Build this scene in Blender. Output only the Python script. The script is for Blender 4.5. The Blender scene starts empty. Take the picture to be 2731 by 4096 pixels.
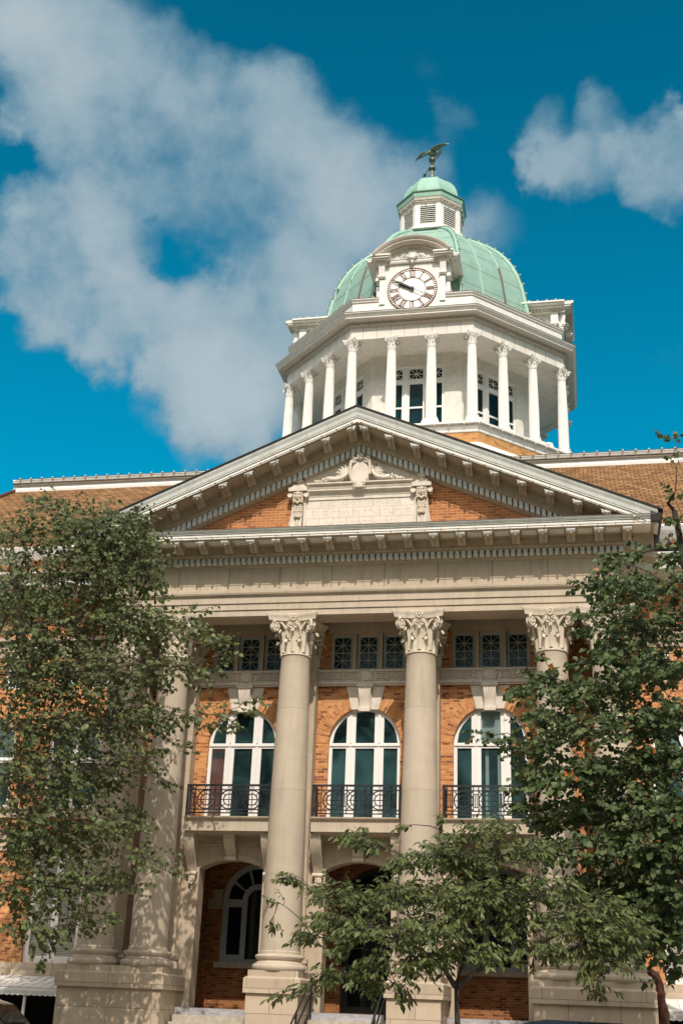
import bpy, bmesh, math, random
import numpy as np
from mathutils import Vector, Matrix
from mathutils.geometry import tessellate_polygon
random.seed(11)
RNG = np.random.default_rng(11)
R = math.radians
scene = bpy.context.scene
COL = scene.collection

# ---------------------------------------------------------------- camera
cam_data = bpy.data.cameras.new('camera')
cam = bpy.data.objects.new('camera', cam_data)
COL.objects.link(cam)
cam_data.sensor_fit = 'VERTICAL'
cam_data.sensor_height = 36.0
cam_data.lens = 42.2257
cam_data.clip_start = 0.1
cam_data.clip_end = 3000
_r, _u, _b = (0.981233, 0.189132, 0.037554), (0.039168, -0.386197, 0.921584), (0.188804, -0.902818, -0.386357)
cam.matrix_world = Matrix(((_r[0], _u[0], _b[0], 6.46013), (_r[1], _u[1], _b[1], -34.1322),
                           (_r[2], _u[2], _b[2], -1.20476), (0, 0, 0, 1)))
scene.camera = cam

# ---------------------------------------------------------------- light, sky
SUN_DIR = Vector((0.20, -1.0, 1.12)).normalized()      # towards the sun
sun_elev = math.asin(SUN_DIR.z)
sun_az = math.atan2(SUN_DIR.x, SUN_DIR.y)               # clockwise from +Y
sl = bpy.data.lights.new('sun', 'SUN')
sl.energy = 3.9
sl.angle = R(0.5)
sl.color = (1.0, 0.90, 0.79)
so = bpy.data.objects.new('sun', sl)
so.rotation_euler = (-SUN_DIR).to_track_quat('-Z', 'Y').to_euler()
so.location = (20, -60, 70)
COL.objects.link(so)

CLOUD_PUFFS = [(-0.3936,0.6256,0.6736,0.0609,1),(-0.3523,0.6406,0.6822,0.062,1),(-0.378,0.6626,0.6466,0.0692,1),(-0.3245,0.6746,0.6631,0.0635,1),(-0.4012,0.6755,0.6187,0.0361,1),(-0.3443,0.701,0.6246,0.0677,1),(-0.282,0.6965,0.6598,0.0542,1),(-0.2406,0.7121,0.6596,0.0547,1),(-0.2926,0.7305,0.617,0.0725,1),(-0.2145,0.7206,0.6593,0.0446,1),(-0.1999,0.7371,0.6456,0.0518,1),(-0.2344,0.7549,0.6125,0.0663,1),(-0.1676,0.7545,0.6345,0.0451,1),(-0.1416,0.7699,0.6223,0.0452,1),(-0.1114,0.7809,0.6147,0.0417,1),(-0.3823,0.7192,0.5802,0.0473,1),(-0.4129,0.7214,0.556,0.0503,1),(-0.3667,0.7558,0.5425,0.0622,1),(-0.4175,0.7415,0.5252,0.0405,1),(-0.3348,0.7868,0.5186,0.0527,1),(-0.3008,0.7919,0.5314,0.0282,1),(-0.2658,0.7942,0.5465,0.039,1),(-0.2864,0.8116,0.5093,0.057,1),(-0.2456,0.8245,0.5098,0.0573,1),(-0.3029,0.8267,0.4741,0.05,1),(-0.2624,0.8419,0.4716,0.0539,1),(-0.2951,0.8463,0.4435,0.043,1),(-0.2611,0.8592,0.44,0.0397,1),(-0.2355,0.8556,0.4609,0.0397,1),(-0.1841,0.7953,0.5775,0.0671,1),(-0.1453,0.7984,0.5844,0.0528,1),(-0.2085,0.8161,0.539,0.05,1),(-0.0865,0.8108,0.5789,0.0419,1),(-0.2449,0.873,0.4217,0.0289,1),(-0.3836,0.7904,0.4776,0.0207,0.8),(-0.3616,0.8015,0.4763,0.0209,1),(-0.3322,0.8119,0.4801,0.0212,1),(-0.0809,0.7563,0.6492,0.029,0.5),(-0.061,0.8014,0.595,0.0277,0.35),(-0.0374,0.8096,0.5858,0.0276,0.4),(-0.0174,0.7742,0.6327,0.0371,1),(-0.0126,0.7534,0.6574,0.0267,0.75),(-0.0016,0.7897,0.6135,0.0337,1),(-0.0269,0.786,0.6177,0.0205,1),(0.0303,0.7591,0.6503,0.0263,0.75),(0.0164,0.772,0.6354,0.0167,1),(0.0389,0.7872,0.6155,0.0347,1),(0.0654,0.7835,0.6179,0.0407,1),(0.0917,0.7713,0.6299,0.0383,1),(0.091,0.7973,0.5967,0.0291,1),(0.0951,0.757,0.6465,0.0159,1),(0.0484,0.7975,0.6014,0.0232,1),(-0.3655,0.7192,0.5909,0.0441,1),(-0.3348,0.7342,0.5906,0.0377,1),(-0.3509,0.7453,0.5669,0.0378,1),(-0.401,0.7581,0.5142,0.041,1),(-0.3418,0.7687,0.5406,0.0452,1),(-0.3621,0.7847,0.5031,0.0383,1),(-0.3208,0.8065,0.4966,0.046,1),(-0.283,0.8362,0.4698,0.0466,1),(-0.2404,0.7908,0.5629,0.0531,1),(-0.1611,0.7833,0.6005,0.0526,1),(-0.117,0.7987,0.5902,0.049,1),(-0.0145,0.7806,0.6248,0.0338,1),(0.0055,0.7859,0.6183,0.0302,1),(0.0394,0.777,0.6283,0.0264,1),(0.0716,0.7936,0.6042,0.0326,1),(-0.0583,0.8098,0.5839,0.0312,0.4),(-0.2707,0.85,0.452,0.0432,1),(-0.2267,0.8437,0.4865,0.0468,1),(-0.1878,0.8224,0.5371,0.0464,1),(-0.4161,0.7077,0.571,0.0365,1),(-0.4214,0.7299,0.5382,0.0368,1),(-0.411,0.7578,0.5067,0.0374,1),(-0.4284,0.7465,0.5091,0.0235,1),(-0.3794,0.7856,0.4887,0.0312,1),(-0.019,0.772,0.6354,0.027,1),(-0.0007,0.7773,0.6291,0.0302,1)]
CLOUD_GAPS = [(-0.3213,0.7439,0.5859,0.0117,1),(-0.3095,0.7632,0.5672,0.0083,1),(-0.308,0.7735,0.554,0.0147,1),(-0.3244,0.7682,0.5519,0.009,1),(-0.4152,0.6849,0.5988,0.0196,1)]
world = bpy.data.worlds.new('World')
scene.world = world
world.use_nodes = True
wt = world.node_tree
wt.nodes.clear()
def WN(kind, **kw):
    n = wt.nodes.new(kind)
    for k, v in kw.items():
        setattr(n, k, v)
    return n
def wmath(op, a, b=None, c=None, clamp=False):
    n = WN('ShaderNodeMath', operation=op, use_clamp=clamp)
    for i, v in enumerate((a, b, c)):
        if v is None: continue
        if isinstance(v, (int, float)): n.inputs[i].default_value = v
        else: wt.links.new(v, n.inputs[i])
    return n.outputs[0]
def wsmooth(v, a, b, c=0.0, d=1.0):
    n = WN('ShaderNodeMapRange', interpolation_type='SMOOTHSTEP')
    wt.links.new(v, n.inputs['Value'])
    n.inputs['From Min'].default_value = a; n.inputs['From Max'].default_value = b
    n.inputs['To Min'].default_value = c; n.inputs['To Max'].default_value = d
    return n.outputs[0]
w_out = WN('ShaderNodeOutputWorld'); w_bg = WN('ShaderNodeBackground')
w_sky = WN('ShaderNodeTexSky', sky_type='NISHITA')
w_sky.sun_disc = False
w_sky.sun_elevation = sun_elev
w_sky.sun_rotation = sun_az
w_sky.air_density = 1.0; w_sky.dust_density = 0.4; w_sky.ozone_density = 2.0
w_co = WN('ShaderNodeTexCoord')
w_dir = w_co.outputs['Generated']
def wnoise(scale, detail, rough):
    n = WN('ShaderNodeTexNoise')
    n.inputs['Scale'].default_value = scale; n.inputs['Detail'].default_value = detail
    n.inputs['Roughness'].default_value = rough
    wt.links.new(w_dir, n.inputs['Vector'])
    return n
nz = wnoise(12.0, 9.0, 0.58)
nzf = wnoise(5.0, 3.0, 0.5)
sub = WN('ShaderNodeVectorMath', operation='SUBTRACT'); wt.links.new(nz.outputs['Color'], sub.inputs[0]); sub.inputs[1].default_value = (.5, .5, .5)
mad = WN('ShaderNodeVectorMath', operation='MULTIPLY_ADD'); wt.links.new(sub.outputs[0], mad.inputs[0]); mad.inputs[1].default_value = (.085, .085, .085); wt.links.new(w_dir, mad.inputs[2])
warped = mad.outputs[0]
def blob(b, inner):
    d = WN('ShaderNodeVectorMath', operation='DISTANCE')
    wt.links.new(warped, d.inputs[0]); d.inputs[1].default_value = b[:3]
    return wsmooth(d.outputs['Value'], b[3] * inner, b[3] * 1.12, b[4], 0.0)
dens = None
for b in CLOUD_PUFFS:
    v = blob(b, 0.15)
    dens = v if dens is None else wmath('MAXIMUM', dens, v) if False else wmath('ADD', dens, wmath('MULTIPLY', v, wmath('SUBTRACT', 1.0, wmath('MULTIPLY', dens, 0.62, clamp=True))))
for b in CLOUD_GAPS:
    dens = wmath('MULTIPLY', dens, wmath('SUBTRACT', 1.0, wmath('MULTIPLY', blob(b, 0.0), 0.85)))
# cloud added to unseen sky behind the camera and near the horizon, whitening ambient
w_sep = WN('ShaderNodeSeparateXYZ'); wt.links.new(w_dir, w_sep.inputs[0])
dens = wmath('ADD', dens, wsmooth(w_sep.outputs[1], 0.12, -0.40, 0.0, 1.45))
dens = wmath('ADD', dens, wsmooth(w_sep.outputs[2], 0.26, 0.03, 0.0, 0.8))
nzm = wnoise(6.5, 6.0, 0.6)
dens2 = wmath('MULTIPLY', dens, wmath('ADD', wmath('MULTIPLY', nzm.outputs['Fac'], 1.7), -0.02))
dens2 = wmath('ADD', dens2, wmath('MULTIPLY', wmath('SUBTRACT', nz.outputs['Fac'], 0.5), 1.45))
mask = wsmooth(dens2, 0.18, 1.12, 0.0, 0.96)
shade = wsmooth(wmath('ADD', wmath('MULTIPLY', dens2, 0.62), wmath('MULTIPLY', nzf.outputs['Fac'], 0.55)), 0.55, 1.45)
cl = WN('ShaderNodeMix', data_type='RGBA')
wt.links.new(shade, cl.inputs[0])
cl.inputs[6].default_value = (2.0, 3.45, 4.4, 1); cl.inputs[7].default_value = (4.6, 5.45, 5.9, 1)
# bright warm cloud added in the unseen sky behind the camera as fill
rear_fill = WN('ShaderNodeMix', data_type='RGBA')
wt.links.new(wsmooth(w_sep.outputs[1], 0.10, -0.45), rear_fill.inputs[0])
wt.links.new(cl.outputs[2], rear_fill.inputs[6]); wt.links.new(wmath('MULTIPLY', wsmooth(w_sep.outputs[1], 0.10, -0.45), wsmooth(w_sep.outputs[2], 0.36, 0.56)), rear_fill.inputs[0])
rear_fill.inputs[7].default_value = (26.0, 23.6, 21.4, 1)
# low sky there darkened to dim the porch, standing for trees and houses opposite
low = wmath('MULTIPLY', wsmooth(w_sep.outputs[1], 0.10, -0.30), wsmooth(w_sep.outputs[2], 0.40, 0.16))
tint = WN('ShaderNodeMix', data_type='RGBA', blend_type='MULTIPLY')
tint.inputs[0].default_value = 1.0
# deeper overhead, paler down the sky
deep = wsmooth(w_sep.outputs[2], 0.36, 0.82, 1.17, 0.78)
dsk = WN('ShaderNodeVectorMath', operation='SCALE'); wt.links.new(w_sky.outputs[0], dsk.inputs[0]); wt.links.new(deep, dsk.inputs['Scale'])
wt.links.new(dsk.outputs[0], tint.inputs[6]); tint.inputs[7].default_value = (0.005, 1.22, 1.24, 1)
skymix = WN('ShaderNodeMix', data_type='RGBA')
wt.links.new(mask, skymix.inputs[0]); wt.links.new(tint.outputs[2], skymix.inputs[6]); wt.links.new(rear_fill.outputs[2], skymix.inputs[7])
lowmix = WN('ShaderNodeMix', data_type='RGBA'); wt.links.new(low, lowmix.inputs[0]); wt.links.new(skymix.outputs[2], lowmix.inputs[6]); lowmix.inputs[7].default_value = (.55, .75, .70, 1)
wt.links.new(lowmix.outputs[2], w_bg.inputs[0])
w_bg.inputs[1].default_value = 0.10
wt.links.new(w_bg.outputs[0], w_out.inputs[0])
vs = scene.view_settings
vs.view_transform = 'Standard'; vs.look = 'None'; vs.exposure = 0.0; vs.gamma = 1.0
vs.use_curve_mapping = False
scene.render.engine = 'CYCLES'
scene.cycles.max_bounces = 6
scene.cycles.transparent_max_bounces = 8
scene.cycles.use_denoising = True

# ---------------------------------------------------------------- helpers
class MB:
    """collects faces; build() links them as one mesh object"""
    def __init__(s):
        s.v = []; s.f = []; s.uv = None
    def add(s, verts, faces):
        o = len(s.v)
        s.v.extend(tuple(p) for p in verts)
        s.f.extend(tuple(o + i for i in f) for f in faces)
        return s
    def box(s, x0, x1, y0, y1, z0, z1):
        return s.add([(x0, y0, z0), (x1, y0, z0), (x1, y1, z0), (x0, y1, z0), (x0, y0, z1), (x1, y0, z1), (x1, y1, z1), (x0, y1, z1)],
                     [(0, 3, 2, 1), (4, 5, 6, 7), (0, 1, 5, 4), (1, 2, 6, 5), (2, 3, 7, 6), (3, 0, 4, 7)])
    def prism(s, pts, a0, a1, axis='y'):
        """pts in the plane across the axis, counter-clockwise or not; axis y: (x,z), axis x: (y,z), axis z: (x,y)"""
        n = len(pts)
        def mk(p, a):
            return (p[0], a, p[1]) if axis == 'y' else (a, p[0], p[1]) if axis == 'x' else (p[0], p[1], a)
        s.add([mk(p, a0) for p in pts] + [mk(p, a1) for p in pts],
              [tuple(range(n - 1, -1, -1)), tuple(range(n, 2 * n))] + [(i, (i + 1) % n, n + (i + 1) % n, n + i) for i in range(n)])
        return s
    def sweep(s, prof, frames, closed=False, caps=True):
        """prof: (a,b) points; frames: list of (origin, ea, eb)"""
        n = len(prof); m = len(frames)
        vs = []
        for o, ea, eb in frames:
            o = Vector(o); ea = Vector(ea); eb = Vector(eb)
            vs += [tuple(o + ea * a + eb * b) for a, b in prof]
        fs = []
        for j in range(m if closed else m - 1):
            k = (j + 1) % m
            for i in range(n):
                i2 = (i + 1) % n
                fs.append((j * n + i, j * n + i2, k * n + i2, k * n + i))
        if caps and not closed:
            fs.append(tuple(range(n - 1, -1, -1))); fs.append(tuple((m - 1) * n + i for i in range(n)))
        return s.add(vs, fs)
    def lathe(s, prof, c=(0, 0, 0), seg=32, mod=None, cap=True):
        n = len(prof); vs = []
        for j in range(seg):
            t = 2 * math.pi * j / seg
            k = mod(j) if mod else 1.0
            for r, z in prof:
                vs.append((c[0] + r * k * math.cos(t), c[1] + r * k * math.sin(t), c[2] + z))
        fs = []
        for j in range(seg):
            k = (j + 1) % seg
            for i in range(n - 1):
                fs.append((j * n + i, k * n + i, k * n + i + 1, j * n + i + 1))
        if cap:
            fs.append(tuple(j * n for j in range(seg - 1, -1, -1))); fs.append(tuple(j * n + n - 1 for j in range(seg)))
        return s.add(vs, fs)
    def octo(s, prof, c, start=0, count=8, cap=False, rot=22.5):
        """closed octagonal ring lofted through prof [(circumradius, z)]"""
        n = len(prof); vs = []
        for j in range(8):
            t = R(rot + 45 * j)
            vs += [(c[0] + r * math.cos(t), c[1] + r * math.sin(t), c[2] + z) for r, z in prof]
        fs = []
        for j in range(8):
            k = (j + 1) % 8
            for i in range(n - 1):
                fs.append((j * n + i, k * n + i, k * n + i + 1, j * n + i + 1))
        if cap:
            fs.append(tuple(j * n for j in range(7, -1, -1))); fs.append(tuple(j * n + n - 1 for j in range(8)))
        return s.add(vs, fs)
    def tube(s, path, r, seg=8, cap=True):
        path = [Vector(p) for p in path]; m = len(path)
        rs = r if isinstance(r, (list, tuple)) else [r] * m
        fr = []
        up = Vector((0, 0, 1))
        for i, p in enumerate(path):
            t = (path[min(i + 1, m - 1)] - path[max(i - 1, 0)])
            t = t.normalized() if t.length > 1e-9 else Vector((0, 0, 1))
            ref = up if abs(t.z) < 0.95 else Vector((1, 0, 0))
            a = t.cross(ref).normalized(); b = a.cross(t)
            fr.append((p, a, b))
        vs = []
        for (p, a, b), rr in zip(fr, rs):
            for k in range(seg):
                t = 2 * math.pi * k / seg
                vs.append(tuple(p + a * (rr * math.cos(t)) + b * (rr * math.sin(t))))
        fs = []
        for i in range(m - 1):
            for k in range(seg):
                k2 = (k + 1) % seg
                fs.append((i * seg + k, i * seg + k2, (i + 1) * seg + k2, (i + 1) * seg + k))
        if cap:
            fs.append(tuple(range(seg - 1, -1, -1))); fs.append(tuple((m - 1) * seg + k for k in range(seg)))
        return s.add(vs, fs)
    def ball(s, c, r, seg=10, rings=6, sz=1.0):
        return s.lathe([(r * math.sin(math.pi * i / rings) + 1e-5, -r * sz * math.cos(math.pi * i / rings)) for i in range(rings + 1)], c, seg, cap=False)
    def plate(s, outer, holes, y0, y1, sides=True, back=True):
        """flat plate in the XZ plane from y0 (front) to y1 (back) with holes and their reveals"""
        loops = [outer] + holes
        flat = [p for l in loops for p in l]
        tris = tessellate_polygon([[Vector((p[0], p[1], 0)) for p in l] for l in loops])
        n = len(flat)
        fs = []
        for t in tris:
            a, b, c = (flat[i] for i in t)
            cr = (b[0] - a[0]) * (c[1] - a[1]) - (b[1] - a[1]) * (c[0] - a[0])
            t = tuple(t) if cr > 0 else tuple(reversed(t))
            fs.append(t)
            if back: fs.append(tuple(n + i for i in reversed(t)))
        o = 0
        for li, l in enumerate(loops):
            m = len(l)
            area = sum(l[i][0] * l[(i + 1) % m][1] - l[(i + 1) % m][0] * l[i][1] for i in range(m))
            for i in range(m):
                i2 = (i + 1) % m
                if li == 0 and not sides: continue
                q = (o + i, o + i2, n + o + i2, n + o + i)
                if (area > 0) == (li == 0): q = tuple(reversed(q))
                fs.append(q)
            o += m
        return s.add([(p[0], y0, p[1]) for p in flat] + [(p[0], y1, p[1]) for p in flat], fs)
    def xform(s, M, start=0):
        s.v[start:] = [tuple(M @ Vector(p)) for p in s.v[start:]]
        return s
    def build(s, name, material, parent=None, smooth=None, loc=None):
        me = bpy.data.meshes.new(name)
        me.from_pydata(s.v, [], s.f)
        me.update()
        if s.uv is not None:
            uvl = me.uv_layers.new(name='UVMap')
            li = np.empty(len(me.loops), dtype=np.int32); me.loops.foreach_get('vertex_index', li)
            uvl.data.foreach_set('uv', np.asarray(s.uv, dtype=np.float32)[li].ravel())
        if smooth is not None:
            me.polygons.foreach_set('use_smooth', [True] * len(me.polygons))
            me.set_sharp_from_angle(angle=R(smooth))
        me.materials.append(material)
        o = bpy.data.objects.new(name, me)
        COL.objects.link(o)
        if loc is not None: o.location = loc
        if parent is not None: o.parent = parent
        return o
def fixnormals(o):
    bm = bmesh.new(); bm.from_mesh(o.data); bmesh.ops.recalc_face_normals(bm, faces=bm.faces); bm.to_mesh(o.data); bm.free()
    return o
def thing(name, label, cat, loc=(0, 0, 0), rotz=0.0, group=None):
    o = bpy.data.objects.new(name, None); COL.objects.link(o)
    o.location = loc; o.rotation_euler = (0, 0, rotz); o.empty_display_size = 0.3
    o['label'] = label; o['category'] = cat
    if group: o['group'] = group
    return o
def tag(o, label=None, cat=None, group=None, kind=None):
    if label: o['label'] = label
    if cat: o['category'] = cat
    if group: o['group'] = group
    if kind: o['kind'] = kind
    return o
def dup(src, parent, loc=None, rotz=None):
    """copy a part (with its sub-parts) under a parent"""
    c = src.copy(); COL.objects.link(c)
    c.parent = parent
    if loc is not None: c.location = loc
    if rotz is not None: c.rotation_euler = (0, 0, rotz)
    for ch in list(src.children):
        dup(ch, c)
    return c
def arc(cx, cz, r, a0, a1, n):
    return [(cx + r * math.cos(a0 + (a1 - a0) * i / n), cz + r * math.sin(a0 + (a1 - a0) * i / n)) for i in range(n + 1)]
def arch_outline(cx, hw, z0, zs, r=None, n=20):
    """rectangle from z0 with an arch springing at zs (semicircle, or a segment of radius r)"""
    if r is None:
        top = arc(cx, zs, hw, 0, math.pi, n)
    else:
        t = math.asin(hw / r); cz = zs - r * math.cos(t)
        top = arc(cx, cz, r, math.pi / 2 - t, math.pi / 2 + t, n)
    return [(cx - hw, z0), (cx + hw, z0)] + top
def rect(x0, x1, z0, z1):
    return [(x0, z0), (x1, z0), (x1, z1), (x0, z1)]

# ---------------------------------------------------------------- materials
def new_mat(name):
    m = bpy.data.materials.new(name); m.use_nodes = True
    nt = m.node_tree; b = nt.nodes['Principled BSDF']
    return m, nt, b
def N(nt, kind, **kw):
    n = nt.nodes.new(kind)
    for k, v in kw.items(): setattr(n, k, v)
    return n
def noise(nt, scale, detail=4, rough=0.55, vec=None, dist=0.0):
    n = N(nt, 'ShaderNodeTexNoise')
    n.inputs['Scale'].default_value = scale; n.inputs['Detail'].default_value = detail
    n.inputs['Roughness'].default_value = rough; n.inputs['Distortion'].default_value = dist
    if vec is not None: nt.links.new(vec, n.inputs['Vector'])
    return n
def ramp(nt, fac, stops):
    r = N(nt, 'ShaderNodeValToRGB')
    e = r.color_ramp.elements
    while len(e) < len(stops): e.new(0.5)
    for el, (p, c) in zip(e, stops): el.position = p; el.color = (*c, 1) if len(c) == 3 else c
    nt.links.new(fac, r.inputs[0])
    return r.outputs[0]
def mixc(nt, fac, a, b, mode='MIX'):
    m = N(nt, 'ShaderNodeMix', data_type='RGBA', blend_type=mode)
    for i, v in ((0, fac), (6, a), (7, b)):
        if isinstance(v, (int, float)): m.inputs[i].default_value = v
        elif isinstance(v, tuple): m.inputs[i].default_value = (*v, 1)
        else: nt.links.new(v, m.inputs[i])
    return m.outputs[2]
def pos(nt):
    return N(nt, 'ShaderNodeNewGeometry').outputs['Position']
def bump(nt, b, h, strength, dist=0.01):
    n = N(nt, 'ShaderNodeBump'); n.inputs['Strength'].default_value = strength; n.inputs['Distance'].default_value = dist
    nt.links.new(h, n.inputs['Height']); nt.links.new(n.outputs[0], b.inputs['Normal'])
def vscale(nt, v, sc):
    m = N(nt, 'ShaderNodeVectorMath', operation='MULTIPLY'); nt.links.new(v, m.inputs[0]); m.inputs[1].default_value = sc
    return m.outputs[0]
def plain(name, col, rough=0.6, var=0.12, scale=3.0, bumpy=0.0, bscale=40.0, metal=0.0, streak=0.0, streak_col=(.2, .17, .13), spec=0.4):
    m, nt, b = new_mat(name)
    p = pos(nt)
    n1 = noise(nt, scale, 6, 0.6, p)
    lo = tuple(c * (1 - var) for c in col); hi = tuple(min(1, c * (1 + var)) for c in col)
    c = ramp(nt, n1.outputs['Fac'], [(0.3, lo), (0.7, hi)])
    if streak > 0:
        n2 = noise(nt, 1.0, 5, 0.65, vscale(nt, p, (6, 6, 0.7)))
        f = N(nt, 'ShaderNodeMapRange'); nt.links.new(n2.outputs['Fac'], f.inputs[0]); f.inputs[1].default_value = 0.5; f.inputs[2].default_value = 0.78; f.inputs[4].default_value = streak
        c = mixc(nt, f.outputs[0], c, streak_col)
    nt.links.new(c, b.inputs['Base Color'])
    b.inputs['Roughness'].default_value = rough; b.inputs['Metallic'].default_value = metal
    b.inputs['Specular IOR Level'].default_value = spec
    if bumpy > 0:
        bump(nt, b, noise(nt, bscale, 4, 0.6, p).outputs['Fac'], bumpy)
    return m
def wall_uv(nt):
    """u along any upright wall, v up"""
    g = N(nt, 'ShaderNodeNewGeometry')
    cr = N(nt, 'ShaderNodeVectorMath', operation='CROSS_PRODUCT'); nt.links.new(g.outputs['True Normal'], cr.inputs[1]); cr.inputs[0].default_value = (0, 0, 1)
    nr = N(nt, 'ShaderNodeVectorMath', operation='NORMALIZE'); nt.links.new(cr.outputs[0], nr.inputs[0])
    d = N(nt, 'ShaderNodeVectorMath', operation='DOT_PRODUCT'); nt.links.new(g.outputs['Position'], d.inputs[0]); nt.links.new(nr.outputs[0], d.inputs[1])
    sp = N(nt, 'ShaderNodeSeparateXYZ'); nt.links.new(g.outputs['Position'], sp.inputs[0])
    cb = N(nt, 'ShaderNodeCombineXYZ'); nt.links.new(d.outputs['Value'], cb.inputs[0]); nt.links.new(sp.outputs[2], cb.inputs[1])
    return cb.outputs[0], g.outputs['Position']
def brick(name, stops, mortar, bw=0.215, rh=0.0765, ms=0.005, use_uv=False, bstr=0.5, rough=0.85, smooth_m=0.1, grime=0.25):
    m, nt, b = new_mat(name)
    if use_uv:
        uv = N(nt, 'ShaderNodeUVMap').outputs[0]; p = pos(nt)
    else:
        uv, p = wall_uv(nt)
    t = N(nt, 'ShaderNodeTexBrick')
    nt.links.new(uv, t.inputs['Vector'])
    t.inputs['Scale'].default_value = 1.0; t.inputs['Brick Width'].default_value = bw; t.inputs['Row Height'].default_value = rh
    t.inputs['Mortar Size'].default_value = ms; t.inputs['Mortar Smooth'].default_value = smooth_m
    t.inputs['Color1'].default_value = (0, 0, 0, 1); t.inputs['Color2'].default_value = (1, 1, 1, 1); t.inputs['Mortar'].default_value = (.5, .5, .5, 1)
    c = ramp(nt, t.outputs['Color'], stops)
    n1 = noise(nt, 9, 5, 0.6, p)
    c = mixc(nt, ramp(nt, n1.outputs['Fac'], [(0.35, (0, 0, 0)), (0.75, (grime,) * 3)]), c, tuple(x * 0.55 for x in stops[len(stops) // 2][1]))
    c = mixc(nt, t.outputs['Fac'], c, mortar)
    nt.links.new(c, b.inputs['Base Color'])
    b.inputs['Roughness'].default_value = rough; b.inputs['Specular IOR Level'].default_value = 0.25
    inv = N(nt, 'ShaderNodeMath', operation='SUBTRACT'); inv.inputs[0].default_value = 1.0; nt.links.new(t.outputs['Fac'], inv.inputs[1])
    bump(nt, b, inv.outputs[0], bstr, 0.006)
    return m
def blocks(name, col, bw, rh, joint=(.25, .21, .16), ms=0.006, var=0.10, streak=0.25, off=0.5):
    """ashlar: faint block to block tone and thin joints"""
    m, nt, b = new_mat(name)
    uv, p = wall_uv(nt)
    t = N(nt, 'ShaderNodeTexBrick', offset=off)
    nt.links.new(uv, t.inputs['Vector']); t.inputs['Scale'].default_value = 1.0
    t.inputs['Brick Width'].default_value = bw; t.inputs['Row Height'].default_value = rh; t.inputs['Mortar Size'].default_value = ms
    t.inputs['Color1'].default_value = (0, 0, 0, 1); t.inputs['Color2'].default_value = (1, 1, 1, 1); t.inputs['Mortar'].default_value = (.5, .5, .5, 1)
    c = ramp(nt, t.outputs['Color'], [(0, tuple(x * (1 - var) for x in col)), (1, tuple(x * (1 + var) for x in col))])
    n1 = noise(nt, 2.2, 7, 0.65, p)
    c = mixc(nt, ramp(nt, n1.outputs['Fac'], [(0.35, (0, 0, 0)), (0.8, (0.5,) * 3)]), c, tuple(x * 0.72 for x in col))
    n2 = noise(nt, 1.0, 5, 0.65, vscale(nt, p, (5, 5, 0.6)))
    c = mixc(nt, ramp(nt, n2.outputs['Fac'], [(0.5, (0, 0, 0)), (0.8, (streak,) * 3)]), c, (.20, .16, .11))
    c = mixc(nt, t.outputs['Fac'], c, joint)
    nt.links.new(c, b.inputs['Base Color']); b.inputs['Roughness'].default_value = 0.85; b.inputs['Specular IOR Level'].default_value = 0.2
    bump(nt, b, noise(nt, 60, 3, 0.6, p).outputs['Fac'], 0.15)
    return m
STONE = (0.49, 0.418, 0.328)
M = {}
M['stone'] = plain('limestone', STONE, 0.85, 0.10, 2.0, 0.15, 60, streak=0.38, streak_col=(.25, .20, .14), spec=.2)
M['shaft'] = blocks('column_limestone', STONE, 40.0, 2.35, joint=(.36, .30, .225), ms=0.008, var=0.07, streak=0.34)
M['ashlar'] = blocks('ashlar_limestone', (0.48, 0.395, 0.295), 1.3, 0.62, joint=(.22,.18,.14), ms=.009, streak=.4)
M['frieze'] = blocks('frieze_limestone', (0.53, 0.45, 0.345), 1.62, 30.0, joint=(.20, .165, .13), ms=0.012, var=0.08, streak=0.5)
M['portal'] = blocks('portal_limestone', (0.49, 0.405, 0.305), 0.75, 0.55, var=0.05, streak=0.2, joint=(.33, .27, .2))
M['capital'] = plain('pale_carved_stone', (0.62, 0.55, 0.44), 0.8, 0.14, 6, 0.2, 50, streak=0.2, spec=.2)
M['terracotta'] = plain('pale_glazed_terracotta', (0.67, 0.61, 0.525), 0.6, 0.10, 4, 0.1, 40, streak=0.25, streak_col=(.33, .27, .2), spec=.3)
M['panelstone'] = blocks('panel_terracotta', (0.74, 0.68, 0.595), 0.42, 0.325, joint=(.42, .36, .29), ms=0.006, var=0.03, streak=0.08)
BR = [(0.0, (.17, .062, .036)), (0.13, (.30, .105, .048)), (0.28, (.49, .195, .07)), (0.6, (.61, .27, .10)), (0.85, (.67, .34, .145)), (1.0, (.44, .155, .06))]
M['brick'] = brick('orange_brick', BR, (.58, .40, .23))
M['brickarch'] = brick('arch_brick', BR, (.58, .40, .23), use_uv=True)
M['porchbrick'] = brick('shade_darkened_porch_brick', [(p, tuple(x * k for x, k in zip(c, (.55, .46, .40)))) for p, c in BR], (.40, .26, .14))  # wall brick darkened, so the porch shade sits in its colour
M['redbrick'] = brick('gable_brick', [(0, (.28, .10, .048)), (.3, (.42, .165, .062)), (.7, (.54, .225, .082)), (1, (.35, .125, .05))], (.60, .42, .25), bw=.30, rh=.092, ms=.006)
M['buffbrick'] = brick('drum_brick', [(0, (.34, .13, .04)), (.3, (.52, .24, .075)), (.7, (.62, .33, .12)), (1, (.58, .26, .08))], (.52, .36, .2))
M['white'] = plain('white_paint', (.80, .785, .745), 0.55, 0.07, 5, 0.12, 25, streak=0.24, streak_col=(.45, .38, .29))
M['stucco'] = plain('white_stucco', (.74, .71, .65), 0.8, 0.10, 4, 0.9, 10, streak=0.3, streak_col=(.42, .36, .28))
M['greywhite'] = plain('weathered_white_paint', (.58, .535, .475), 0.6, 0.12, 7, 0.15, 30, streak=0.35, streak_col=(.33, .26, .2))
M['sash'] = plain('white_sash_paint', (.80, .79, .77), 0.45, 0.03, 6)
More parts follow.
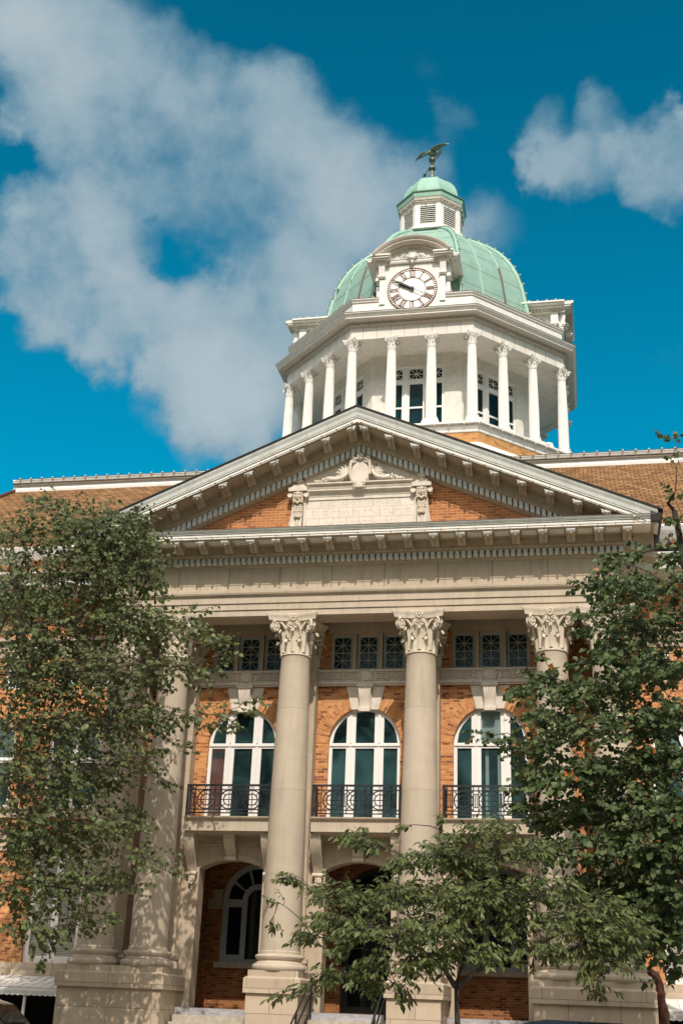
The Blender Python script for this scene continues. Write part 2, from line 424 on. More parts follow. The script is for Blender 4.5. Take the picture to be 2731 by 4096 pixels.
M['bluewhite'] = plain('pale_cornice_paint', (.74, .735, .70), 0.5, 0.10, 3, 0.1, 30, streak=0.28, streak_col=(.33, .28, .22))
M['bluepaint'] = plain('pale_blue_grey_paint', (.65, .68, .655), 0.5, 0.10, 3, 0.1, 30, streak=0.4, streak_col=(.30, .27, .22))
M['dentilpaint'] = plain('chalky_pale_paint', (.68, .73, .72), 0.6, 0.05, 6, streak=.1)
M['cornicestone'] = plain('cornice_stone', (.47, .40, .31), 0.8, 0.12, 5, 0.2, 40, streak=0.3, streak_col=(.24, .19, .13), spec=.2)
M['copper'] = None
M['iron'] = plain('black_iron', (.018, .02, .024), 0.45, 0.2, 8)
M['bronze'] = plain('dark_bronze', (.16, .18, .13), 0.5, 0.35, 9, metal=0.3)
M['darkroof'] = plain('dark_roof_edge', (.018, .016, .016), 0.8, 0.3, 10)
M['flashing'] = plain('tarnished_flashing', (.13, .105, .085), .6, .35, 9)
M['dark'] = plain('dark_interior', (.012, .012, .013), 0.9, 0.2, 3)
M['rust'] = plain('rusty_numerals', (.15, .055, .025), 0.7, 0.4, 18)
M['dial'] = plain('white_dial', (.84, .83, .80), 0.4, 0.03, 6)
M['metal'] = plain('white_sheet_metal', (.72, .71, .69), 0.4, 0.06, 3, streak=0.12)
M['pipe'] = plain('red_brown_pipe', (.085, .028, .018), 0.5, 0.2, 6)
M['concrete'] = plain('step_stone', (.42, .38, .31), 0.9, 0.18, 8, 0.3, 60, streak=0.2)
M['bulb'] = plain('frosted_bulb', (.72, .62, .42), 0.25, 0.1, 20)
M['cable'] = plain('dull_cable', (.10, .085, .07), 0.7)
M['curtain'] = plain('maroon_drape', (.55, .12, .09), 0.9, 0.25, 2)
M['blind'] = None
def copper_mat():
    m, nt, b = new_mat('verdigris_copper')
    p = pos(nt)
    n1 = noise(nt, 1.4, 6, 0.6, p); n2 = noise(nt, 1.0, 5, 0.7, vscale(nt, p, (5, 5, 0.8)))
    c = ramp(nt, n1.outputs['Fac'], [(0.25, (.19, .345, .295)), (0.5, (.25, .41, .35)), (0.75, (.32, .47, .40))])
    c = mixc(nt, ramp(nt, n2.outputs['Fac'], [(0.48, (0, 0, 0)), (0.8, (.55,) * 3)]), c, (.30, .34, .23))
    nt.links.new(c, b.inputs['Base Color']); b.inputs['Roughness'].default_value = 0.6; b.inputs['Specular IOR Level'].default_value = .3
    return m
M['copper'] = copper_mat()
M['lightcopper'] = plain('pale_verdigris', (.30, .52, .425), 0.6, 0.10, 3, streak=0.25, streak_col=(.28, .33, .24))
M['greycopper'] = plain('bare_grey_copper', (.13, .125, .10), 0.6, 0.15, 3)
M['darkcopper'] = plain('dark_green_copper', (.07, .15, .11), 0.6, 0.2, 4)
def shingle_mat():
    m, nt, b = new_mat('brown_shingles')
    g = N(nt, 'ShaderNodeNewGeometry')
    uv = N(nt, 'ShaderNodeUVMap').outputs[0]
    t = N(nt, 'ShaderNodeTexBrick'); nt.links.new(uv, t.inputs['Vector']); t.inputs['Scale'].default_value = 1.0
    t.inputs['Brick Width'].default_value = .30; t.inputs['Row Height'].default_value = .21; t.inputs['Mortar Size'].default_value = .017; t.inputs['Mortar Smooth'].default_value = .3
    t.inputs['Color1'].default_value = (0, 0, 0, 1); t.inputs['Color2'].default_value = (1, 1, 1, 1); t.inputs['Mortar'].default_value = (.5, .5, .5, 1)
    c = ramp(nt, t.outputs['Color'], [(0, (.15, .085, .042)), (.4, (.24, .135, .064)), (.75, (.33, .19, .09)), (1, (.19, .10, .048))])
    n1 = noise(nt, 3, 6, .65, g.outputs['Position'])
    c = mixc(nt, ramp(nt, n1.outputs['Fac'], [(.3, (0, 0, 0)), (.8, (.4,) * 3)]), c, (.16, .09, .045))
    c = mixc(nt, t.outputs['Fac'], c, (.05, .022, .010))
    nt.links.new(c, b.inputs['Base Color']); b.inputs['Roughness'].default_value = .95; b.inputs['Specular IOR Level'].default_value = .1
    inv = N(nt, 'ShaderNodeMath', operation='SUBTRACT'); inv.inputs[0].default_value = 1; nt.links.new(t.outputs['Fac'], inv.inputs[1])
    bump(nt, b, inv.outputs[0], .8, .02)
    return m
M['shingle'] = shingle_mat()
def marble_mat():
    m, nt, b = new_mat('grey_marble')
    p = pos(nt)
    n1 = noise(nt, 2.5, 8, .7, vscale(nt, p, (1, 1, 3)), 2.0)
    c = ramp(nt, n1.outputs['Fac'], [(.3, (.22, .22, .25)), (.5, (.36, .35, .37)), (.7, (.50, .48, .47))])
    nt.links.new(c, b.inputs['Base Color']); b.inputs['Roughness'].default_value = .4
    return m
M['marble'] = marble_mat()
def glass_mat(name, tint, refl):
    m, nt, b = new_mat(name)
    b.inputs['Roughness'].default_value = 0.04
    gn = noise(nt, .9, 4, .6, pos(nt), .4)
    nt.links.new(ramp(nt, gn.outputs['Fac'], [(.30, tuple(x * .15 for x in tint)), (.52, tint), (.70, tuple(x * 1.9 for x in tint))]), b.inputs['Base Color'])  # uneven teal base paints in the varied sky reflections
    b.inputs['Specular IOR Level'].default_value = refl
    tr = N(nt, 'ShaderNodeBsdfTransparent'); tr.inputs[0].default_value = (.80, .88, .87, 1)
    mx = N(nt, 'ShaderNodeMixShader'); mx.inputs[0].default_value = 0.42
    nt.links.new(tr.outputs[0], mx.inputs[1]); nt.links.new(b.outputs[0], mx.inputs[2])
    nt.links.new(mx.outputs[0], nt.nodes['Material Output'].inputs[0])
    n1 = noise(nt, 1.5, 2, .5, pos(nt)); bump(nt, b, n1.outputs['Fac'], .05, .03)
    return m
M['glass'] = glass_mat('teal_reflection_glass', (.050, .125, .130), 0.9)
M['chamberglass'] = plain('deep_teal_glass', (.004, .026, .032), .15, .5, .8, spec=.12)
M['darkglass'] = plain('dark_window_glass', (.004, .010, .011), 0.06, 0.1, 2, spec=.5)
M['tealglass'] = plain('faint_teal_glass', (.008, .030, .034), 0.08, 0.5, 1.2, spec=.6)
def blind_mat():
    m, nt, b = new_mat('slatted_blind')
    sp = N(nt, 'ShaderNodeSeparateXYZ'); nt.links.new(pos(nt), sp.inputs[0])
    w = N(nt, 'ShaderNodeMath', operation='FRACT'); mu = N(nt, 'ShaderNodeMath', operation='MULTIPLY'); mu.inputs[1].default_value = 1 / .045
    nt.links.new(sp.outputs[2], mu.inputs[0]); nt.links.new(mu.outputs[0], w.inputs[0])
    c = ramp(nt, w.outputs[0], [(0.0, (.10, .10, .08)), (.35, (.13, .13, .10)), (.5, (.44, .43, .36)), (1, (.40, .39, .33))])
    nt.links.new(c, b.inputs['Base Color']); b.inputs['Roughness'].default_value = .6
    return m
M['blind'] = blind_mat()
M['whiteblind'] = plain('white_roller_blind', (.72, .74, .74), .8, .04, 4)
def leaf_mat(name, stops, trans):
    m, nt, b = new_mat(name)
    g = N(nt, 'ShaderNodeNewGeometry')
    c = ramp(nt, g.outputs['Random Per Island'], stops)
    n1 = noise(nt, .8, 3, .5, g.outputs['Position'])
    c = mixc(nt, ramp(nt, n1.outputs['Fac'], [(.35, (0, 0, 0)), (.7, (.5,) * 3)]), c, tuple(x * .6 for x in stops[1][1]))
    nt.links.new(c, b.inputs['Base Color']); b.inputs['Roughness'].default_value = .5; b.inputs['Specular IOR Level'].default_value = .35
    tl = N(nt, 'ShaderNodeBsdfTranslucent'); nt.links.new(c, tl.inputs[0])
    mx = N(nt, 'ShaderNodeMixShader'); mx.inputs[0].default_value = trans
    nt.links.new(b.outputs[0], mx.inputs[1]); nt.links.new(tl.outputs[0], mx.inputs[2])
    nt.links.new(mx.outputs[0], nt.nodes['Material Output'].inputs[0])
    return m
M['leaf_a'] = leaf_mat('olive_leaves', [(0, (.062, .086, .030)), (.4, (.098, .128, .042)), (.8, (.140, .172, .060)), (1, (.19, .215, .085))], .32)
M['leaf_b'] = leaf_mat('deep_green_leaves', [(0, (.042, .072, .025)), (.4, (.072, .112, .037)), (.8, (.120, .162, .056)), (.985, (.15, .19, .075)), (.992, (.45, .13, .03))], .28)
M['leaf_c'] = leaf_mat('green_lance_leaves', [(0, (.055, .080, .024)), (.4, (.090, .120, .034)), (.8, (.132, .164, .048)), (1, (.18, .20, .065))], .30)
M['bark'] = plain('grey_bark', (.105, .085, .068), .9, .35, 12, .5, 30)
M['darkbark'] = plain('dark_bark', (.045, .036, .030), .9, .35, 12, .5, 30)
# ================================================================ ground
GZ = -2.8
g = MB(); g.add([(-600, -600, GZ), (600, -600, GZ), (600, 600, GZ), (-600, 600, GZ)], [(0, 1, 2, 3)])
M['lawn'] = plain('mown_lawn', (.05, .065, .022), .95, .35, 1.5)
M['paving'] = blocks('pale_paving', (.36, .33, .29), 1.2, 1.2)
M['asphalt'] = plain('asphalt', (.05, .05, .052), .9, .2, 6)
tag(g.build('ground', M['lawn']), kind='structure')
pv = MB(); pv.box(-45, 45, -46, 1.2, GZ - .2, GZ + .004)
M['pave'] = plain('pale_pavement', (.27, .225, .165), .9, .15, 2)
tag(pv.build('pavement', M['pave']), kind='structure')

# ================================================================ Corinthian capital (unit bell radius at the neck = 1, height 2.25)
def acanthus(mb, ang, z0, h, r_in, flare, w, curl):
    """one leaf: hugs the bell, then curls out and down at its tip, edges cut into lobes"""
    rows = 9; cols = (-1.0, -0.5, 0.0, 0.5, 1.0)
    vs = []
    for i in range(rows + 1):
        t = i / rows
        if t < .72:
            q = t / .72
            rr = r_in + flare * .35 * q * q + .05; z = z0 + h * q
        else:
            a = (t - .72) / .28 * math.pi * 1.05
            rr = r_in + flare * .35 + .05 + curl * (1 - math.cos(a)) * .55; z = z0 + h + curl * math.sin(a) * .62
        lob = 1.0 - 0.20 * (0.5 - 0.5 * math.cos(t * 5 * 2 * math.pi))
        ww = w * (0.78 + 0.30 * math.sin(min(1, t * 1.1) * math.pi)) * lob * (1.0 if t < .72 else (1.0 - .55 * (t - .72) / .28))
        for c in cols:
            cup = -.10 * abs(c) + (.045 if c == 0 else 0)
            th = ang + c * ww / max(rr, .6)
            vs.append(((rr + cup) * math.cos(th), (rr + cup) * math.sin(th), z - .04 * abs(c)))
    n = len(cols); fs = []
    for i in range(rows):
        for j in range(n - 1):
            fs.append((i * n + j, i * n + j + 1, (i + 1) * n + j + 1, (i + 1) * n + j))
    mb.add(vs, fs)
def spiral(mb, centre, ex, ez, r0, turns, th, n=26, flip=1):
    pts = []; rad = []
    for i in range(n):
        t = i / (n - 1)
        a = math.pi / 2 + flip * (-turns * 2 * math.pi * t)
        rr = r0 * (1 - .86 * t)
        pts.append(Vector(centre) + Vector(ex) * (rr * math.cos(a)) + Vector(ez) * (rr * math.sin(a)))
        rad.append(th * (1 - .45 * t))
    mb.tube(pts, rad, 6)
def capital_mesh(detail=True):
    mb = MB()
    H = 2.25
    mb.lathe([(1.0, 0), (1.07, .02), (1.07, .09), (.98, .11), (.96, .3), (.97, 1.0), (1.05, 1.5), (1.25, 1.85), (1.3, 1.93)], seg=24)
    for k in range(8):
        acanthus(mb, 2 * math.pi * k / 8 + math.pi / 8, .10, .60, .98, .22, .36, .27)
    for k in range(8):
        acanthus(mb, 2 * math.pi * k / 8, .18, 1.10, 1.0, .42, .33, .30)
    # abacus with hollow sides and cut horns
    pts = []
    A = 1.70; D = 1.25
    for s in range(4):
        a = math.pi / 2 * s - math.pi / 2
        ca, sa = math.cos(a), math.sin(a)
        for i in range(11):
            t = -1 + 2 * i / 10
            x = t * 1.74; y = D + (1.78 - D) * t * t
            pts.append((ca * y - sa * x, sa * y + ca * x))
    n = len(pts)
    def ring(sc, z): return [(p[0] * sc, p[1] * sc, z) for p in pts]
    vs = ring(.92, 1.86) + ring(.95, 2.04) + ring(.97, 2.08) + ring(1.02, 2.17) + ring(1.02, H)
    fs = []
    for L in range(4):
        for i in range(n): fs.append((L * n + i, L * n + (i + 1) % n, (L + 1) * n + (i + 1) % n, (L + 1) * n + i))
    fs.append(tuple(range(n - 1, -1, -1))); fs.append(tuple(4 * n + i for i in range(n)))
    mb.add(vs, fs)
    for s in range(4):
        # corner scrolls, one on each side of the horn, and the little pair under the flower
        a = math.pi / 4 + s * math.pi / 2
        d = Vector((math.cos(a), math.sin(a), 0)); t = Vector((-d.y, d.x, 0))
        for sg in (-1, 1):
            off = d * 1.74 + t * (.11 * sg)
            spiral(mb, (off.x, off.y, 1.56), d, (0, 0, 1), .33, 1.75, .085)
            # stem rising from the leaves to the scroll
            b = Vector((math.cos(a - sg * -.42), math.sin(a - sg * -.42), 0))
            p0 = b * 1.08 + Vector((0, 0, .95)); p3 = d * 1.66 + t * (.11 * sg) + Vector((0, 0, 1.89))
            p1 = b * 1.12 + Vector((0, 0, 1.45)); p2 = b * .5 + d * .95 + Vector((0, 0, 1.86))
            pth = []
            for i in range(9):
                q = i / 8
                pth.append(p0 * (1 - q) ** 3 + p1 * 3 * q * (1 - q) ** 2 + p2 * 3 * q * q * (1 - q) + p3 * q ** 3)
            mb.tube(pth, [.06 + .03 * i / 8 for i in range(9)], 6)
        mb.ball(d * 1.74 + Vector((0, 0, 1.56)), .16, 8, 6)
        a = s * math.pi / 2; d = Vector((math.cos(a), math.sin(a), 0)); t = Vector((-d.y, d.x, 0))
        for sg in (-1, 1):
            c = d * 1.22 + t * (.20 * sg)
            spiral(mb, (c.x, c.y, 1.62), t * sg * -1, (0, 0, 1), .18, 1.4, .055, 18)
            p0 = d * 1.12 + t * (.55 * sg) + Vector((0, 0, 1.05)); p1 = d * 1.2 + t * (.5 * sg) + Vector((0, 0, 1.65)); p2 = c + Vector((0, 0, 1.80 - 0))
            p2 = Vector((c.x, c.y, 1.80))
            mb.tube([p0 * (1 - q) ** 2 + p1 * 2 * q * (1 - q) + p2 * q * q for q in (0, .2, .4, .6, .8, 1)], .05, 6)
        # flower
        c = d * 1.30 + Vector((0, 0, 2.05))
        for k in range(8):
            b = 2 * math.pi * k / 8
            mb.ball(c + t * (.17 * math.cos(b)) + Vector((0, 0, .17 * math.sin(b))), .085, 6, 4)
        mb.ball(c + d * .05, .09, 8, 5)
    return mb
CAP = capital_mesh()

# ================================================================ courthouse
court = thing('courthouse', 'orange brick courthouse with a columned stone portico and long brown roof', 'courthouse')
CX = [-7.27, -5.70, -1.90, 1.90, 5.70, 7.27]
BAY = [-3.8, 0.0, 3.8]
YW = 1.5            # upper brick wall
# ---- columns: shaft > base, capital
shaft_prof = []
for i in range(25):
    t = i / 24
    shaft_prof.append((.535 - .100 * max(0, (t - .2) / .8) ** 1.5 if t > .2 else .535, .36 + (8.62 - .36) * t))
shaft_prof = [(.56, .27), (.56, .33), (.54, .36)] + shaft_prof + [(.445, 8.66)]
def torus_ring(mb, Rr, r, z, seg=40):
    mb.lathe([(Rr + r * math.sin(math.pi * i / 8), z - r * math.cos(math.pi * i / 8)) for i in range(9)], seg=seg, cap=False)
def base_mesh():
    mb = MB()
    mb.lathe([(.30, -.16), (.70, -.16), (.735, -.12), (.745, -.07), (.735, -.02), (.70, .02), (.655, .02), (.655, .04), (.615, .07), (.60, .10), (.615, .125), (.645, .14), (.645, .16), (.66, .165), (.672, .20), (.665, .235), (.635, .255), (.575, .26), (.575, .285), (.3, .285)], seg=48)
    return mb
col0 = None
for x in CX:
    if col0 is None:
        mb = MB(); mb.lathe(shaft_prof, seg=56)
        col0 = mb.build('column', M['shaft'], court, smooth=30, loc=(x, 0, 0))
        base_mesh().build('base', M['stone'], col0, smooth=30)
        c = MB(); c.add(CAP.v, CAP.f); c.xform(Matrix.Translation((0, 0, 8.66)) @ Matrix.Diagonal((.440, .440, 1.235 / 2.25, 1)))
        c.build('capital', M['capital'], col0, smooth=45)
    else:
        dup(col0, court, (x, 0, 0))
# ---- pedestals
def pedestal(x0, x1):
    mb = MB()
    yb = 1.2
    mb.box(x0 + .02, x1 - .02, -.67, yb, GZ, -.74)
    mb.box(x0 - .05, x1 + .05, -.745, yb - .003, -.735, -.37)
    # weathered slope then upper block
    w = .04
    mb.add([(x0 - .05, -.745, -.37), (x1 + .05, -.745, -.37), (x1 + .05, yb - .003, -.37), (x0 - .05, yb - .003, -.37), (x0 + w, -.655, -.31), (x1 - w, -.655, -.31), (x1 - w, yb - .003, -.31), (x0 + w, yb - .003, -.31)],
           [(0, 1, 5, 4), (1, 2, 6, 5), (3, 0, 4, 7), (4, 5, 6, 7)])
    mb.box(x0 + w, x1 - w, -.655, yb - .006, -.31, -.157)
    return mb.build('pedestal', M['ashlar'], court)
pedestal(CX[0] - .735, CX[1] + .735); pedestal(CX[2] - .735, CX[2] + .735); pedestal(CX[3] - .735, CX[3] + .735); pedestal(CX[4] - .735, CX[5] + .735)
# ---- pilasters behind the columns
pil0 = None
for x in CX:
    if pil0 is None:
        mb = MB(); mb.box(-.42, .42, 1.06, 1.55, -.16, 8.66)
        pil0 = mb.build('pilaster', M['portal'], court, loc=(x, 0, 0))
        b = MB(); b.box(-.56, .56, .96, 1.52, -.157, .02); b.box(-.50, .50, 1.0, 1.52, .02, .10); b.box(-.54, .54, .97, 1.52, .10, .22); b.box(-.46, .46, 1.03, 1.52, .22, .27)
        b.build('base', M['stone'], pil0)
        c = MB(); c.add(CAP.v, CAP.f); c.xform(Matrix.Translation((0, 1.32, 8.66)) @ Matrix.Diagonal((.42, .30, 1.235 / 2.25, 1)))
        c.build('capital', M['capital'], pil0, smooth=45)
    else:
        dup(pil0, court, (x, 0, 0))
# ---- upper wall with arched openings and small lattice windows
WING = [-15.1, -12.2, -9.3, 9.3, 12.2, 15.1]
holes = []
for x in BAY:
    holes.append(arch_outline(x, 1.10, 4.02, 6.42))
    for k in (-.78, 0.04, .86): holes.append(rect(x + k - .36, x + k + .36, 8.69, 9.86))
for x in WING:
    holes.append(arch_outline(x, .88, 4.40, 6.42))
    holes.append(rect(x - .88, x + .88, -.10, 3.05))
    for k in (-.55, .55): holes.append(rect(x + k - .34, x + k + .34, 8.22, 9.12))
    holes.append(rect(x - .33, x + .33, 12.16, 12.50))
up = MB()
outer = [(-17.5, GZ), (-14.4, GZ), (-14.4, -.62), (-8.35, -.62), (-8.35, GZ), (-5.5, GZ), (-5.5, 3.62), (5.5, 3.62), (5.5, GZ), (8.45, GZ), (8.45, -.62), (13.4, -.62), (13.4, GZ), (17.5, GZ), (17.5, 12.85), (-17.5, 12.85)]
up.plate(outer, holes, YW, YW + .45)
up.build('brick_wall', M['brick'], court)
for xa_, xb_ in ((-14.6, -8.2), (8.3, 13.6)):
    rc = MB(); rc.add([(xa_, YW + .3, GZ), (xb_, YW + .3, GZ), (xb_, YW + 3.2, GZ), (xa_, YW + 3.2, GZ), (xa_, YW + .3, -.5), (xb_, YW + .3, -.5), (xb_, YW + 3.2, -.5), (xa_, YW + 3.2, -.5)], [(3, 2, 6, 7), (0, 3, 7, 4), (2, 1, 5, 6), (4, 7, 6, 5)])
    rc.build('basement_recess', M['dark'], court)
sw = MB()
for s in (-1, 1): sw.box(min(s * 17.05, s * 17.5), max(s * 17.05, s * 17.5), YW + .45, 34, GZ, 12.85)
sw.box(-17.05, 17.05, 33.5, 34, GZ, 12.85)
sw.build('side_wall', M['brick'], court)
# arch bricks: rings of header bricks laid on edge around each round-headed opening
def arch_ring(x, hw, zs, thick, zlow):
    mb = MB(); uv = []
    n = 40; y = YW - .012
    pts = []
    r0, r1 = hw, hw + thick
    leg = zs - zlow
    ts = [(-leg * (1 - i / 4), None) for i in range(0, 0)]
    for i in range(n + 1):
        a = math.pi * i / n
        for r in (r0, r1):
            pts.append((x + r * math.cos(a), y, zs + r * math.sin(a))); uv.append((r, a * (r0 + r1) / 2))
        for r in (r0, r1):
            pts.append((x + r * math.cos(a), YW + .02, zs + r * math.sin(a))); uv.append((r, a * (r0 + r1) / 2))
    fs = []
    for i in range(n):
        b = i * 4; c = b + 4
        fs += [(b, b + 1, c + 1, c), (b + 1, b + 3, c + 3, c + 1), (b + 2, b, c, c + 2)]
    fs += [(0, 2, 3, 1), (n * 4, n * 4 + 1, n * 4 + 3, n * 4 + 2)]
    mb.add(pts, fs); mb.uv = uv
    return mb.build('brick_arch', M['brickarch'], court)
for x in BAY: arch_ring(x, 1.10, 6.42, .42, 5.9)
for x in WING: arch_ring(x, .88, 6.42, .42, 5.9)
# keystones: white wedge with a fluted scroll in front
for x in BAY:
    mb = MB()
    mb.prism([(x - .42, 7.44), (x + .42, 7.44), (x + .60, 8.16), (x - .60, 8.16)], YW - .05, YW + .2)
    k = mb.build('keystone', M['terracotta'], court)
    s = MB()
    for q in range(5):
        xx = -.13 + .065 * q
        s.tube([(x + xx * 1.3, YW - .20, 8.14), (x + xx * 1.2, YW - .24, 8.0), (x + xx * 1.05, YW - .17, 7.75), (x + xx, YW - .11, 7.55), (x + xx, YW - .14, 7.45)], .042, 6)
    s.prism([(x - .17, 7.40), (x + .17, 7.40), (x + .22, 8.14), (x - .22, 8.14)], YW - .12, YW - .04)
    s.box(x - .17, x + .17, YW - .19, YW - .05, 7.36, 7.46)
    s.box(x - .25, x + .25, YW - .27, YW - .04, 8.10, 8.22)
    s.build('scroll', M['terracotta'], k, smooth=40)
# Greek key bands between the pilasters, with a round boss in the middle
def greek(mb, x0, x1, z0, z1, y, n):
    w = (x1 - x0) / n; h = z1 - z0; t = h * .105
    def bar(xa, xb, za, zb): mb.box(xa, xb, y - .04, y + .02, za, zb)
    for i in range(n):
        a = x0 + w * i; m = a + w * .5
        for s in (0, 1):
            def X(u): return a + (u if s == 0 else 1 - u) * w
            def B(u0, u1, v0, v1): bar(min(X(u0), X(u1)), max(X(u0), X(u1)), z0 + v0 * h, z0 + v1 * h)
            tt = t / w
            B(.02, .02 + tt, .0, 1); B(.02 + tt, .46, .9, 1); B(.46 - tt, .46, .22, .9); B(.14, .46 - tt, .22, .33); B(.14, .14 + tt, .33, .62); B(.14 + tt, .33, .52, .62)
for x in BAY:
    for j, nm in ((0, 'greek_key_band'),):
        mb = MB()
        mb.box(x - 1.48, x + 1.48, YW - .075, YW + .1, 8.20, 8.66)
        mb.box(x - 1.48, x + 1.48, YW - .13, YW - .07, 8.61, 8.68)
        mb.box(x - 1.48, x + 1.48, YW - .11, YW - .07, 8.17, 8.215)
        mb.box(x - 1.48, x + 1.48, YW - .15, YW - .07, 8.22, 8.30)
        greek(mb, x - 1.44, x - .30, 8.335, 8.585, YW - .075, 3); greek(mb, x + .30, x + 1.44, 8.335, 8.585, YW - .075, 3)
        st = len(mb.v)
        mb.lathe([(.002, .09), (.15, .10), (.17, .06), (.21, .075), (.235, .05), (.235, 0)], seg=24)
        mb.xform(Matrix.Translation((x, YW - .075, 8.47)) @ Matrix.Rotation(R(90), 4, 'X'), st)
        mb.build('greek_key_band', M['terracotta'], court, smooth=35)
# ---- windows
def curtain_box(mb, x0, x1, z0, z1, y0, y1):
    mb.add([(x0, y0, z0), (x1, y0, z0), (x1, y1, z0), (x0, y1, z0), (x0, y0, z1), (x1, y0, z1), (x1, y1, z1), (x0, y1, z1)],
           [(3, 2, 6, 7), (0, 3, 7, 4), (2, 1, 5, 6), (4, 7, 6, 5), (0, 1, 2, 3)])
def arched_window(x, hw, z0, zs, zt, two=False, label=None):
    """round-headed window: outer frame, thick posts, transom; glass is one sheet behind"""
    y = YW + .12
    fr = .10; mw = .145
    out = arch_outline(x, hw, z0, zs, n=28)
    hl = []
    ri = hw - fr
    def ztop(u): return zs + math.sqrt(max(0, ri * ri - u * u))
    if two:
        posts = [(-.085, .085)]
        edges = [(-ri, -.085), (.085, ri)]
    else:
        posts = [(-.485, -.20), (.20, .485)] if False else None
        edges = [(-ri, -.575), (-.29, .29), (.575, ri)]
    for a, b in edges:
        hl.append(rect(x + a, x + b, z0 + .10, zt - .10))
        # pane above the transom, cut by the arch
        n = 9; zb = zt + .06
        us = [a + (b - a) * i / n for i in range(n + 1)]
        top = [(x + u, max(zb + .002, ztop(u))) for u in reversed(us)]
        hl.append([(x + a, zb), (x + b, zb)] + top)
    mb = MB(); mb.plate(out, hl, y, y + .09)
    mb.box(x - hw + .02, x + hw - .02, y - .035, y - .002, zt - .035, zt + .03)
    if not two:
        for c in (-.4325, .4325):
            mb.box(x + c - .035, x + c + .035, y - .03, y - .002, z0 + .1, zt - .06); mb.box(x + c - .035, x + c + .035, y - .03, y - .002, zt + .06, ztop(c) - .02)
    w = mb.build('arched_window', M['sash'], court)
    if label: w['label'] = label
    gl = MB(); gl.plate(arch_outline(x, hw - .04, z0 + .04, zs, n=24), [], y + .05, y + .06, sides=False, back=False)
    gl.build('glass', M['glass'], w)
    rm = MB(); curtain_box(rm, x - hw - .3, x + hw + .3, z0 - .2, zs + hw + .2, YW + .47, YW + 2.4)
    rm.build('room', M['dark'], w)
    return w
w1 = arched_window(-3.8, 1.10, 4.05, 6.42, 6.38, label='arched window with dark red drapes behind the glass')
cu = MB()
for i in range(7):
    xa = -4.85 + i * .10
    cu.tube([(xa, YW + .42, 4.1), (xa, YW + .42, 5.0), (xa + .02, YW + .42, 6.32)], .07, 8)
cu.build('drape', M['curtain'], w1, smooth=60)
w2 = arched_window(0.0, 1.10, 4.05, 6.42, 6.38, label='arched window with plain dark teal glass')
w3 = arched_window(3.8, 1.10, 4.05, 6.42, 6.38, label='arched window with a white blind drawn in its top pane')
bl = MB(); bl.box(3.5, 4.1, YW + .21, YW + .22, 6.75, 7.5); bl.box(3.50, 4.10, YW + .21, YW + .22, 6.40, 6.75)
bl.build('blind', M['whiteblind'], w3)
st = MB()
for u in (3.62, 3.98): st.box(u, u + .10, YW + .30, YW + .34, 4.1, 6.3)
st.build('drape', M['whiteblind'], w3)
for x in WING:
    w = arched_window(x, .88, 4.42, 6.42, 5.95, two=True)
    b = MB(); b.box(x - .95, x + .95, YW + .30, YW + .31, 5.4, 7.3); b.build('blind', M['blind'], w)
def lattice_window(parent, x, hw, z0, z1, y, rows, mat_fr, mat_gl, fw=.10):
    mb = MB(); mb.plate(rect(x - hw, x + hw, z0, z1), [rect(x - hw + fw, x + hw - fw, z0 + fw * .8, z1 - fw)], y, y + .07)
    w = mb.build('lattice_window', mat_fr, parent)
    gl = MB(); gl.box(x - hw + .03, x + hw - .03, y + .05, y + .06, z0 + .03, z1 - .03); gl.build('glass', mat_gl, w)
    xa, xb, za, zb = x - hw + fw, x + hw - fw, z0 + fw * .8, z1 - fw
    lt = MB(); t = .011; yy = y + .028
    lt.box(x - t, x + t, yy - .01, yy + .01, za, zb)
    for i in range(rows * 2 + 1):
        z = za + (zb - za) * i / (rows * 2)
        if 0 < i < rows * 2: lt.box(xa, xb, yy - .008, yy + .012, z - t, z + t)
    for r in range(rows):
        z0r = za + (zb - za) * r / rows; z1r = za + (zb - za) * (r + 1) / rows
        for p, q in (((xa, z0r), (xb, z1r)), ((xa, z1r), (xb, z0r))):
            lt.tube([(p[0], yy, p[1]), (q[0], yy, q[1])], t, 4)
    lt.build('lattice', mat_fr, w)
    return w
M['greysash'] = plain('blue_grey_sash_paint', (.40, .44, .43), .5, .06, 5)
for x in BAY:
    for k in (-.78, .04, .86): lattice_window(court, x + k, .36, 8.69, 9.86, YW + .06, 2, M['greysash'], M['tealglass'])
    mb = MB()
    for k in (-.37, .45): mb.box(x + k - .05, x + k + .05, YW - .10, YW + .1, 8.685, 9.88)
    mb.box(x - 1.2, x + 1.28, YW - .04, YW + .1, 9.87, 9.99)
    mb.build('window_surround', M['stone'], court)
for x in WING:
    for k in (-.55, .55): lattice_window(court, x + k, .34, 8.22, 9.12, YW + .06, 1, M['sash'], M['tealglass'])
    # ground floor pair of tall sashes with blinds
    mb = MB(); y = YW + .10
    mb.plate(rect(x - .88, x + .88, -.10, 3.05), [rect(x + a, x + b, c, d) for a, b in ((-.72, -.11), (.11, .72)) for c, d in ((.10, 1.90), (2.06, 2.92))], y, y + .09)
    mb.box(x - .86, x + .86, y - .04, y - .002, 1.93, 2.02)
    w = mb.build('tall_window', M['sash'], court)
    b = MB(); b.box(x - .82, x + .82, y + .05, y + .06, -.05, 3.0); b.build('blind', M['blind'], w)
